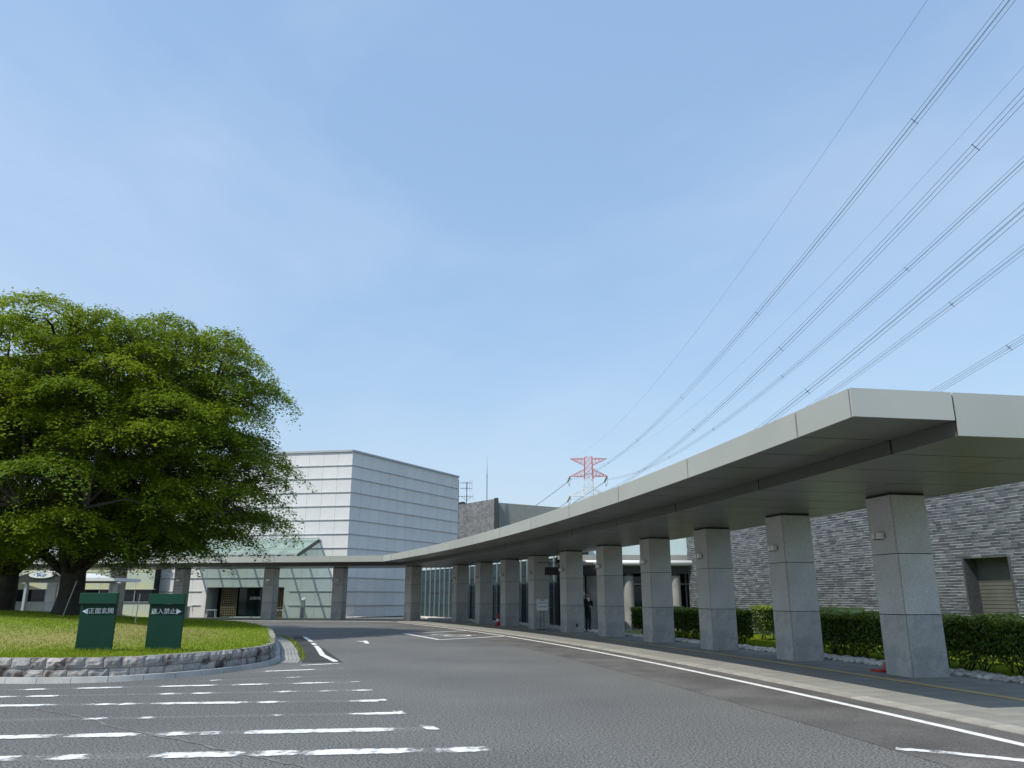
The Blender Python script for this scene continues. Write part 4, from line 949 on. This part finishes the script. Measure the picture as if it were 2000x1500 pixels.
# ------------------------------------------------------------------ trees
def tree(name, base, label, prof, sy, zbot, npads, nleaf, seed, trunk_r, limbs=11):
    rg = np.random.default_rng(seed); rr_ = random.Random(seed)
    e = empty(name, base); tag(e, label, 'tree', 'zelkova trees on the island')
    bx, by, bz = base; zs = [p[0] for p in prof]; rs_ = [p[1] for p in prof]; tone = []
    def R(z): return np.interp(z, zs, rs_)
    # leaf pads through the crown volume
    pads = []
    zmin, zmax = zs[0], zs[-1]
    tries = 0
    while len(pads) < npads and tries < 60000:
        tries += 1
        z = rr_.uniform(zmin, zmax); r = float(R(z)); a = rr_.uniform(0, 2 * math.pi)
        shell = rr_.random() < .74
        f = (rr_.uniform(.84, 1.02) if shell else math.sqrt(rr_.uniform(.08, .75)))
        if not shell and z < zmin + .5: continue
        if z > zmax - .9: f = math.sqrt(rr_.random())
        lob = 1 + .07 * math.sin(3 * a + z * 1.1 + seed) + .08 * math.sin(5 * a - z * 1.9)
        x, y = r * f * lob * math.cos(a), r * f * lob * math.sin(a) * sy
        if y < -.2 * r and z < 5.4 and abs(x) < 4.6 and rr_.random() < .72: continue      # the limbs show on this side
        sz = rr_.uniform(.8, 1.05) + 1.1 * rr_.random() ** 1.5
        ok = True
        for q in pads:
            if (q[0] - x) ** 2 + (q[1] - y) ** 2 + (1.75 * (q[2] - z)) ** 2 < (.77 * (q[3] + sz) * .75) ** 2: ok = False; break
        if ok: pads.append((x, y, z, sz, f))
    C = []; Nn = []
    for (x, y, z, sz, f) in pads:
        n = int(nleaf * sz * sz / 1.4 * rr_.uniform(.75, 1.25)); rr2 = np.sqrt(rg.random(n)) * sz * 1.15; a = rg.uniform(0, 2 * np.pi, n)
        # fan-like sprays: lobes inside a pad, a domed top and a drooping outer rim
        rr2 *= 1 + .28 * np.sin(5 * a + rr_.uniform(0, 6)) * (rr2 / sz)
        px, py = rr2 * np.cos(a), rr2 * np.sin(a); pz = .50 * sz * (1 - (rr2 / (sz * 1.15)) ** 2) - .20 * sz + rg.normal(0, .095, n) * (1 + .8 * rg.random(n))
        ru = math.hypot(x, y) + 1e-6; ux_, uy_ = x / ru, y / ru; out = px * ux_ + py * uy_; pz = pz - .03 * out * min(1, ru / 5) * (1 if z < zmax - 3 else .5)
        C.append(np.column_stack([x + px, y + py, z + pz]))
        nm = np.column_stack([rg.normal(0, .42, n) + .22 * px, rg.normal(0, .42, n) + .22 * py, np.ones(n)]); Nn.append(nm); tone.append(np.full(n, rr_.random()))
    C = np.concatenate(C); Nn = unit(np.concatenate(Nn)); n = len(C)
    L_ = rg.uniform(.10, .18, n); Wd = L_ * rg.uniform(.42, .62, n)
    C = C + np.array([bx, by, bz])
    crown = link('crown', leaf_mesh('crown', C, Nn, L_, Wd, leaf_zelkova), e)
    at = crown.data.attributes.new('tone', 'FLOAT', 'FACE'); at.data.foreach_set('value', np.concatenate(tone).astype(np.float32))
    # trunk with root flare
    tb = MB(); fork = 2.35; path = []; rads = []
    for i in range(9):
        t = i / 8; path.append((bx + .12 * math.sin(t * 3) , by, bz - .15 + (fork + .15) * t)); rads.append(trunk_r * (1.0 + .32 * (1 - t) ** 5 - .08 * t))
    tb.tube(path, rads, 16)
    # limbs rise like a vase; every pad is reached by a twig from the closest limb point
    top = Vector(path[-1]); LP = []
    for k in range(limbs):
        a = 2 * math.pi * k / limbs + rr_.uniform(-.25, .25); reach = rr_.uniform(.45, .80); zt = rr_.uniform(.55, .93) * (zmax - fork)
        st = top + Vector((math.cos(a) * trunk_r * .45, math.sin(a) * trunk_r * .45 * 1.0, -rr_.uniform(.1, .7)))
        Rm = float(R(min(zmax, fork + zt))) * reach
        pts = []; rad_ = []
        for i in range(9):
            t = i / 8; q = st + Vector((math.cos(a) * Rm * (t ** 1.25), math.sin(a) * Rm * sy * (t ** 1.25), zt * (t ** .92)))
            q += Vector((math.sin(t * 5 + k) * .18, math.cos(t * 4 + k * 2) * .18, 0)) * t
            pts.append(q); rad_.append(trunk_r * .40 * (1 - t) ** .85 + .035); LP.append((q, trunk_r * .40 * (1 - t) ** .85 + .035))
        tb.tube([p[:] for p in pts], rad_, 8)
    for k in range(7):      # low spreading boughs that carry the skirt
        a = 2 * math.pi * k / 7 + rr_.uniform(-.3, .3); st = top + Vector((math.cos(a) * trunk_r * .5, math.sin(a) * trunk_r * .5, -.7)); Rm = float(R(4.6)) * rr_.uniform(.7, .86)
        pts = []; rad_ = []
        for i in range(9):
            t = i / 8; q = st + Vector((math.cos(a) * Rm * t, math.sin(a) * Rm * sy * t, 2.9 * math.sin(t * 1.9) - 0.4 * t)); q.z += rr_.uniform(-.06, .06)
            pts.append(q); rad_.append(trunk_r * .20 * (1 - t) ** .9 + .03); LP.append((q, .1))
        tb.tube([p[:] for p in pts], rad_, 7)
    LPa = np.array([p[0][:] for p in LP])
    for (x, y, z, sz, f) in pads:
        q = np.array([bx + x, by + y, bz + z]); w = LPa - q; dd = (w ** 2).sum(1) + 3.0 * np.clip(LPa[:, 2] - q[2] + .3, 0, 9) ** 2; i = int(np.argmin(dd)); p = LP[i][0]
        mid = (p + Vector(q)) * .5 + Vector((0, 0, .12 * (Vector(q) - p).length)); r0 = min(.09, .02 + .02 * (Vector(q) - p).length)
        tb.tube([p[:], mid[:], q], [r0, r0 * .7, .012], 5, cap=False)
        for _ in range(4):
            a = rr_.uniform(0, 6.28); tb.tube([mid.lerp(Vector(q), .6)[:], (q[0] + math.cos(a) * sz * .8, q[1] + math.sin(a) * sz * .8, q[2] + rr_.uniform(-.1, .1))], [.018, .006], 4, cap=False)
    tb.build('trunk', bark, e, smooth=True); return e
PROF = [(2.3, 3.4), (3.2, 6.2), (4.3, 7.0), (5.6, 7.3), (7.0, 7.4), (8.6, 6.9), (10.2, 6.5), (11.6, 5.5), (12.4, 3.4)]
tree('zelkova_tree', (-18.5, 33.2, .85), 'broad spreading green zelkova tree in the middle of the island', PROF, .86, 3, 300, 1150, 21, .50)
PROF2 = [(2.8, 5.0), (3.8, 6.6), (5.5, 7.2), (8.0, 7.0), (9.8, 5.6), (11.4, 3.0)]
tree('zelkova_tree', (-23.5, 36.8, .85), 'zelkova tree whose trunk stands at the left edge of the picture', PROF2, .8, 3, 120, 900, 33, .45, 8)

# ------------------------------------------------------------------ lawn, pebbles and hedges behind the columns
b = MB(); n = 40
for i in range(n):
    a0 = 6 + 13.2 * i / n; a1 = 6 + 13.2 * (i + 1) / n; b.quad(A(175.45, a0, .012), A(187, a0, .012), A(187, a1, .012), A(175.45, a1, .012))
lawn2 = b.build('lawn', lawn_m); tag(lawn2, 'strip of lawn between the hedges and the brick wall', 'lawn', kind='structure')
N_ = 90000; aa = RNG.uniform(9, 17.5, N_); r_ = 175.5 + 6 * RNG.random(N_) ** 1.5
xx = CX + r_ * np.cos(np.radians(aa)); yy = CY + r_ * np.sin(np.radians(aa))
tag(link('lawn_grass', blades('lawn_grass', xx, yy, np.full(N_, .01), RNG.uniform(.02, .07, N_), grass_blade, .8, .012)), 'bright short grass of the lawn behind the hedges', 'grass', kind='stuff')
pb = arc_strip('pebble_bed', 174.68, 175.46, 7.0, 28.0, 0.014, concrete, None); tag(pb, 'bed of pale pebbles along the back of the pavement', 'pebbles', kind='structure')
pme = []
for k in range(6):
    bm = bmesh.new(); bmesh.ops.create_icosphere(bm, subdivisions=1, radius=1.0)
    for v in bm.verts: v.co *= random.uniform(.8, 1.15)
    for v in bm.verts: v.co.z *= .55
    me = bpy.data.meshes.new('pebble'); bm.to_mesh(me); bm.free(); me.materials.append(pebble_m); me.polygons.foreach_set('use_smooth', [True] * len(me.polygons)); pme.append(me)
rs = random.Random(9); peb = []
for _ in range(4200):
    a = 7.5 + 20 * rs.random() ** .9; r = rs.uniform(174.72, 175.44); p = A(r, a); peb.append((math.hypot(p[0], p[1]), p, rs.uniform(.045, .115), rs.uniform(0, 6.28), rs.randrange(6)))
vis_p = sorted([q for q in peb if q[1][1] > 14.2])[:300]; vset = set(id(q) for q in vis_p)
for (_, p, s_, rz, k) in vis_p: inst('pebble', pme[k], pb, (p[0], p[1], .014 + s_ * .4), rz, (s_ * 1.2, s_ * .85, s_))
Vb = [np.array([v.co[:] for v in me.vertices]) for me in pme]; Fb = np.array([p.vertices[:] for p in pme[0].polygons]); VV = []; FF = []; base_ = 0
for q in peb:
    if id(q) in vset: continue
    _, p, s_, rz, k = q; c_, s2 = math.cos(rz), math.sin(rz); v = Vb[k] * np.array([s_ * 1.2, s_ * .85, s_]); v = np.column_stack([v[:, 0] * c_ - v[:, 1] * s2 + p[0], v[:, 0] * s2 + v[:, 1] * c_ + p[1], v[:, 2] + .014 + s_ * .4])
    VV.append(v); FF.append(Fb + base_); base_ += len(v)
# pebble strip at the foot of the pale building's right face too
for _ in range(700):
    t = rs.uniform(-.2, 7); p = c0 + RF * t + RN * rs.uniform(.12, .7); s_ = rs.uniform(.05, .1); v = Vb[_ % 6] * s_; VV.append(v + np.array([p.x, p.y, .03 + s_ * .4])); FF.append(Fb + base_); base_ += len(v)
for _ in range(900):
    a = rs.uniform(19.6, 29.2); p = A(rs.uniform(175.4, 176.1), a); s_ = rs.uniform(.06, .11); v = Vb[_ % 6] * s_; VV.append(v + np.array([p[0], p[1], .02 + s_ * .4])); FF.append(Fb + base_); base_ += len(v)
tag(link('pebble_field', np_mesh('pebble_field', np.concatenate(VV), np.concatenate(FF), pebble_m, True), pb), kind='stuff')
arc_strip('far_bed', 175.46, 176.3, 19.5, 29.4, 0.010, concrete, pb)

def hedge(label, fr, nl, zt=1.17, th=.85, seed=1):
    """fr(t, k): ground point, t along 0..1, k across 0..1"""
    rg = np.random.default_rng(seed); rr_ = random.Random(seed); p0 = Vector(fr(0, .5)); p1 = Vector(fr(1, .5)); Ln = sum((Vector(fr((i + 1) / 20, .5)) - Vector(fr(i / 20, .5))).length for i in range(20))
    e = empty('hedge', (*fr(.5, .5), 0)); tag(e, label, 'hedge', 'clipped hedges behind the columns')
    side = rg.random(nl); t = rg.random(nl); k = rg.random(nl); z = .22 + (zt - .22) * rg.random(nl) ** .8
    top = side < .30; fs = (side >= .30) & (side < .68); bs = (side >= .68) & (side < .86); es = side >= .86
    dep = np.abs(rg.normal(0, .07, nl))
    k = np.where(fs, dep / th, np.where(bs, 1 - dep / th, k)); z = np.where(top, zt - dep * .8, z); t = np.where(es, np.where(rg.random(nl) < .5, dep / Ln, 1 - dep / Ln), t)
    P = np.array([fr(float(a), float(b_)) for a, b_ in zip(t, k)])
    bump = .04 * np.sin(t * Ln * 3.1 + seed) + .03 * np.sin(t * Ln * 7.7)
    z = z + np.where(top, bump, 0)
    C = np.column_stack([P, z]); C += rg.normal(0, .02, C.shape)
    Nn = rg.normal(0, .55, C.shape); Nn[:, 2] += .75
    m_ = fs; d_ = (Vector(fr(.5, 0)) - Vector(fr(.5, 1))).normalized(); Nn[m_, 0] += .7 * d_.x; Nn[m_, 1] += .7 * d_.y
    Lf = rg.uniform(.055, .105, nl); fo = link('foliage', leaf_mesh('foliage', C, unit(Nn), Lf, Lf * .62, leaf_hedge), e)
    at = fo.data.attributes.new('tone', 'FLOAT', 'FACE'); at.data.foreach_set('value', np.clip(.25 + .75 * (z > zt - .13) + rg.normal(0, .12, nl), 0, 1).astype(np.float32))   # paler leaf colour stands in for sunlight on the clipped top
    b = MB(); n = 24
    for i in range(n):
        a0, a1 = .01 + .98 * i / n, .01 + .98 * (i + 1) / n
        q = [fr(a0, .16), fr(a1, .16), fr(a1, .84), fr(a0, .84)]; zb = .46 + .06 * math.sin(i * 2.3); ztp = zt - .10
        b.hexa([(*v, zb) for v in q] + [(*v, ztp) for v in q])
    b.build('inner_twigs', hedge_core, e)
    b = MB()
    for i in range(int(Ln / .16)):
        a = rr_.random(); q = fr(a, rr_.uniform(.15, .85)); q2 = fr(min(1, max(0, a + rr_.uniform(-.2, .2) / Ln)), rr_.uniform(.1, .9)); b.tube([(*q, 0), (*q2, .6)], [.016, .010], 5, cap=False)
        q3 = fr(min(1, max(0, a + rr_.uniform(-.25, .25) / Ln)), rr_.uniform(.05, .95)); b.tube([(*q, .1), (*q3, .55)], [.010, .006], 4, cap=False)
    tag(b.build('stems', stem_m, e), kind='stuff')
def arc_fr(r0, r1, a0, a1): return lambda t, k: A(r0 + (r1 - r0) * k, a0 + (a1 - a0) * t)[:2]
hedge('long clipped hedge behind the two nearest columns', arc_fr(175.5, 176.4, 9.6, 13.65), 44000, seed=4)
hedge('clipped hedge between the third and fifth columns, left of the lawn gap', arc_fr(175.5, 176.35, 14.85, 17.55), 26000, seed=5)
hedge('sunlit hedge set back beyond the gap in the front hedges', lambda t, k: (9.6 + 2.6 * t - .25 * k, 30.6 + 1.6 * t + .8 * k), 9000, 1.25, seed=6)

# ------------------------------------------------------------------ small things under the canopy
def cone(x, y, label, h=.70):
    e = empty('traffic_cone', (x, y, .02)); tag(e, label, 'cone', 'red traffic cones under the canopy')
    MB().box((x, y, .045), (.38, .38, .04)).build('base', red_m, e, bevel=.01)
    zc = [.065, .25, .26, .42, .43, h]; rc = [.15, .118, .118, .086, .086, .03]; b = MB()
    for i in range(5):
        b.cur = 1 if i == 2 else 0; b.tube([(x, y, zc[i]), (x, y, zc[i + 1])], [rc[i], rc[i + 1]], 14)
    b.build('body', [red_m, sign_white], e)
cone(-.82, 47.2, 'red traffic cone beside the eighth column from the front')
p = A(173.85, 11.62)
e = empty('red_stand_base', (8.22, 18.12, .02)); tag(e, 'flat red base peeking out behind the nearest column', 'base')
MB().box((8.22, 18.12, .045), (.36, .36, .05), rad(11)).build('foot', red_m, e, bevel=.01)
b = MB(); b.tube([(8.32, 18.12, .07), (8.32, 18.12, .22)], [.07, .05], 10); b.build('socket', red_m, e)
# notice stand
e = empty('notice_stand', (1.55, 42.0, .02)); tag(e, 'white notice board on a slim stand in front of a column', 'notice board')
nx, ny = 1.55, 40.95
b = MB(); b.hexa([(nx - .29, ny - .16, .98), (nx + .29, ny - .16, .98), (nx + .29, ny - .13, .97), (nx - .29, ny - .13, .97), (nx - .29, ny + .08, 1.52), (nx + .29, ny + .08, 1.52), (nx + .29, ny + .11, 1.51), (nx - .29, ny + .11, 1.51)])
bd = b.build('board', board_white, e)
b = MB(); rs = random.Random(2)
for r_i, (v, n_) in enumerate(((.88, 1), (.62, 5), (.28, 5))):
    for k in range(n_):
        x0 = nx + (-.23 + .095 * k if n_ > 1 else -.12); w = .065 if n_ > 1 else .24; z = .98 + .54 * v; y = ny - .16 + .24 * v - .012
        b.quad((x0, y, z), (x0 + w, y, z), (x0 + w, y + .02, z + .05), (x0, y + .02, z + .05))
b.build('print', board_ink, e)
for x in (-.08, .08):
    b = MB(); b.bar((nx + x, ny, .03), (nx + x, ny, 1.15), .03); b.build('leg', dark_metal, e)
b = MB(); b.box((nx, ny, .035), (.6, .4, .025)); b.build('foot', dark_metal, e)

# ------------------------------------------------------------------ the waiting man
def person(px, py, rz):
    e = empty('person', (px, py, .03), rz); tag(e, 'person in a black suit standing between two columns, hand raised to the chin', 'person')
    me = bpy.data.meshes.new('skeleton')
    J = {'pel': (0, 0, .95), 'wst': (0, .01, 1.10), 'che': (0, .0, 1.30), 'sho': (0, .01, 1.44), 'nek': (0, 0, 1.52), 'hd1': (0, -.02, 1.60), 'hd2': (0, -.02, 1.72),
         'hpL': (-.09, 0, .92), 'knL': (-.10, -.02, .50), 'anL': (-.10, .02, .09), 'toL': (-.12, -.17, .035), 'hpR': (.09, 0, .92), 'knR': (.10, -.03, .50), 'anR': (.10, .02, .09), 'toR': (.13, -.17, .035),
         'shL': (-.19, .01, 1.42), 'elL': (-.24, .04, 1.14), 'wrL': (-.10, -.20, 1.12), 'haL': (-.01, -.24, 1.13), 'shR': (.19, .01, 1.42), 'elR': (.23, -.08, 1.16), 'wrR': (.10, -.20, 1.38), 'haR': (.05, -.18, 1.48)}
    Rd = {'pel': .155, 'wst': .14, 'che': .165, 'sho': .12, 'nek': .055, 'hd1': .080, 'hd2': .085, 'hpL': .10, 'knL': .066, 'anL': .048, 'toL': .036, 'hpR': .10, 'knR': .066, 'anR': .048, 'toR': .036,
          'shL': .078, 'elL': .054, 'wrL': .036, 'haL': .034, 'shR': .078, 'elR': .054, 'wrR': .036, 'haR': .034}
    E_ = [('pel', 'wst'), ('wst', 'che'), ('che', 'sho'), ('sho', 'nek'), ('nek', 'hd1'), ('hd1', 'hd2'), ('pel', 'hpL'), ('hpL', 'knL'), ('knL', 'anL'), ('anL', 'toL'), ('pel', 'hpR'), ('hpR', 'knR'), ('knR', 'anR'), ('anR', 'toR'),
          ('sho', 'shL'), ('shL', 'elL'), ('elL', 'wrL'), ('wrL', 'haL'), ('sho', 'shR'), ('shR', 'elR'), ('elR', 'wrR'), ('wrR', 'haR')]
    ks = list(J)
    fing = []      # five fingers for each hand
    for hnd, s_ in (('haL', 1), ('haR', -1)):
        hx, hy, hz = J[hnd]
        for i in range(5):
            k1 = '%s%d' % (hnd, i)
            off = (s_ * .05 + .0, -.01, -.03 + .016 * i) if hnd == 'haL' else (-.02 - .006 * i, .02 - .016 * i, .045)
            J[k1] = (hx + off[0], hy + off[1], hz + off[2]); Rd[k1] = .010; E_.append((hnd, k1)); ks.append(k1)
    me.from_pydata([J[k] for k in ks], [(ks.index(a), ks.index(b_)) for a, b_ in E_], []); o = bpy.data.objects.new('tmp', me); COL.objects.link(o)
    o.modifiers.new('s', 'SKIN'); sd = o.modifiers.new('u', 'SUBSURF'); sd.levels = 2; sd.render_levels = 2
    for i, k in enumerate(ks): me.skin_vertices[0].data[i].radius = (Rd[k], Rd[k] * (.78 if k in ('pel', 'wst', 'che', 'sho') else 1.0)); me.skin_vertices[0].data[i].use_root = (k == 'pel')
    dg = bpy.context.evaluated_depsgraph_get(); m2 = bpy.data.meshes.new_from_object(o.evaluated_get(dg)); bpy.data.objects.remove(o)
    m2.materials.clear()
    for m_ in (suit_m, skin_m, shirt_m, shoe_m): m2.materials.append(m_)
    hands = [Vector(J['haL']), Vector(J['haR'])]
    for p in m2.polygons:
        c = p.center; mi = 0
        if c.z > 1.525: mi = 1
        elif min((c - h).length for h in hands) < .085 and c.z > 1.0: mi = 1
        elif c.z > 1.48 and abs(c.x) < .085: mi = 2
        elif c.z > 1.36 and abs(c.x) < .04 and c.y < -.05: mi = 2
        elif c.z < .10: mi = 3
        p.material_index = mi; p.use_smooth = True
    bo = link('body', m2, e); bo.matrix_parent_inverse = Matrix(); bo.scale = (1, 1, 1.02)
    def loc(o): o.matrix_parent_inverse = Matrix(); return o
    bm = bmesh.new(); bmesh.ops.create_uvsphere(bm, u_segments=16, v_segments=10, radius=.102)
    for v in list(bm.verts):
        if v.co.y < -.045 and v.co.z < .07 or v.co.z < -.05: bm.verts.remove(v)
    hm = bpy.data.meshes.new('hair'); bm.to_mesh(hm); bm.free(); hm.materials.append(hair_m); h = loc(link('hair', hm, e)); h.location = (0, -.005, 1.715); h.scale = (.92, 1.05, 1.1)
    b = MB(); b.tube([(0, -.115, 1.69), (0, -.135, 1.655), (0, -.105, 1.645)], [.010, .017, .010], 8); loc(b.build('nose', skin_m, e, smooth=True))
    for s_ in (-1, 1):
        b = MB(); b.box((s_ * .034, -.103, 1.70), (.026, .012, .010)); loc(b.build('eye', hair_m, e))
        b = MB(); b.tube([(s_ * .088, .0, 1.71), (s_ * .094, .005, 1.67), (s_ * .086, .0, 1.635)], [.012, .018, .010], 6); loc(b.build('ear', skin_m, e, smooth=True))
    b = MB(); b.box((0, -.103, 1.612), (.045, .012, .010)); loc(b.build('mouth', hair_m, e))
person(3.68, 38.9, rad(38))

# ------------------------------------------------------------------ pylon and power lines
TX, TY = 26.1, 260.0; Z0, Z1, Z2, Z3 = 47.4, 41.4, 34.7, 27.95
py_ = empty('transmission_pylon', (TX, TY, 0)); tag(py_, 'red and white lattice power pylon far behind the walkway roof', 'pylon')
def hw(z): return float(np.interp(z, [0, 24, 41, 48], [5.2, 2.1, 1.45, 1.2]))
def tower_part(z0, z1, mat, step):
    b = MB(); z = z0; w = .14
    while z < z1 - .1:
        zn = min(z1, z + step); a, c = hw(z), hw(zn); cs_ = [(-1, -1), (1, -1), (1, 1), (-1, 1)]
        for i in range(4):
            p, q = cs_[i], cs_[(i + 1) % 4]
            b.bar((TX + p[0] * a, TY + p[1] * a, z), (TX + p[0] * c, TY + p[1] * c, zn), w * 1.25)
            b.bar((TX + p[0] * a, TY + p[1] * a, z), (TX + q[0] * c, TY + q[1] * c, zn), w * .6); b.bar((TX + q[0] * a, TY + q[1] * a, z), (TX + p[0] * c, TY + p[1] * c, zn), w * .6)
            b.bar((TX + p[0] * c, TY + p[1] * c, zn), (TX + q[0] * c, TY + q[1] * c, zn), w * .6)
        z = zn
    b.build('lattice_section', mat, py_)
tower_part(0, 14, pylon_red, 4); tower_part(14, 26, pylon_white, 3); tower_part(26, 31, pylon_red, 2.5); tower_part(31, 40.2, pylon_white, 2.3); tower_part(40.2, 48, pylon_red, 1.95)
HWS = [6.3, 6.3, 6.43, 6.75]
for lev, (z, wd) in enumerate(zip((Z0, Z1, Z2, Z3), HWS)):
    for sd in (-1, 1):
        b = MB(); a = hw(z); tip = (TX + sd * wd, TY, z)
        zc = z - 2.3 if lev == 0 else z + 2.3
        for yy_ in (-a, a):
            r0 = (TX + sd * a, TY + yy_, z); r1_ = (TX + sd * a, TY + yy_, zc); b.bar(r0, tip, .17); b.bar(r1_, tip, .13); pr = r1_
            for k in range(1, 4):
                t = k / 4; u0 = Vector(r0).lerp(Vector(tip), t); u1 = Vector(r1_).lerp(Vector(tip), t); b.bar(u0[:], u1[:], .08); b.bar(pr, u0[:], .08); pr = u1[:]
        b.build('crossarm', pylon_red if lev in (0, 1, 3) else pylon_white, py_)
D_ = Vector((17.76, -365.0, 25.08)); D2 = Vector((-110.0, 300.0, -6.0)); names = {0: 'ground wire', 1: 'upper', 2: 'middle', 3: 'lower'}
def cat(Sv, Ev, sag, n, t1=1.0): return [Sv.lerp(Ev, t) - Vector((0, 0, 4 * sag * t * (1 - t))) for t in np.linspace(0, t1, n)]
for lev, (z, wd) in enumerate(zip((Z0, Z1 - 1, Z2 - 1, Z3 - 1), HWS)):
    for sd in (-1, 1):
        Sv = Vector((TX + sd * wd, TY, z)); Ev = Sv + D_ + Vector((-.94 * sd, 0, 0)); side_ = 'left' if sd < 0 else 'right'
        if lev == 0:
            b = MB(); b.tube([p[:] for p in cat(Sv, Ev, 18.36, 120, .8)], .011, 5, cap=False)
            tag(b.build('ground_wire', wire_m), 'thin single wire, %s of the two above the power lines' % ('upper left' if sd < 0 else 'lower right'), 'wire', 'overhead wires'); continue
        e = empty('power_line', Sv); tag(e, '%s bundled power line of the %s circuit crossing the sky' % (names[lev], side_), 'power line', 'overhead wires')
        base_c = cat(Sv, Ev, 18.76, 140, .8)
        for (ox, oz) in ((-.2, .2), (.2, .2), (-.2, -.2), (.2, -.2)):
            b = MB(); b.tube([(p + Vector((ox * .98, ox * .05, oz)))[:] for p in base_c], .015, 5, cap=False); b.build('conductor', wire_m, e)
        Lt = (Ev - Sv).length
        for k in range(1, 10):
            t = (k * 34 + 6 * lev + (11 if sd > 0 else 0)) / Lt
            if t > .78: break
            p = Sv.lerp(Ev, t) - Vector((0, 0, 4 * 18.76 * t * (1 - t))); b = MB(); b.bar((p + Vector((-.24, 0, .24)))[:], (p + Vector((.24, 0, -.24)))[:], .035); b.bar((p + Vector((.24, 0, .24)))[:], (p + Vector((-.24, 0, -.24)))[:], .035); b.build('spacer', wire_m, e)
        E2 = Sv + D2; q = cat(Sv + (D2.normalized() * 2.2) + Vector((0, 0, -.6)), E2, 13, 40)
        b = MB(); b.tube([p[:] for p in q], .10, 4, cap=False); b.build('far_span', wire_m, e)
        b = MB(); tipv = Vector((TX + sd * wd, TY, z + 1.0)); b.tube([tipv[:], q[0][:]], .30, 8); b.build('insulator', insul_m, e)
        b = MB(); b.tube([q[0][:], (q[0] + Vector((.5, 0, -1.5)))[:], (Sv + Vector((-.2, -1, -1.6)))[:], (Sv + Vector((.0, -1.2, .2)))[:]], .09, 5, cap=False); b.build('jumper', insul_m, e)
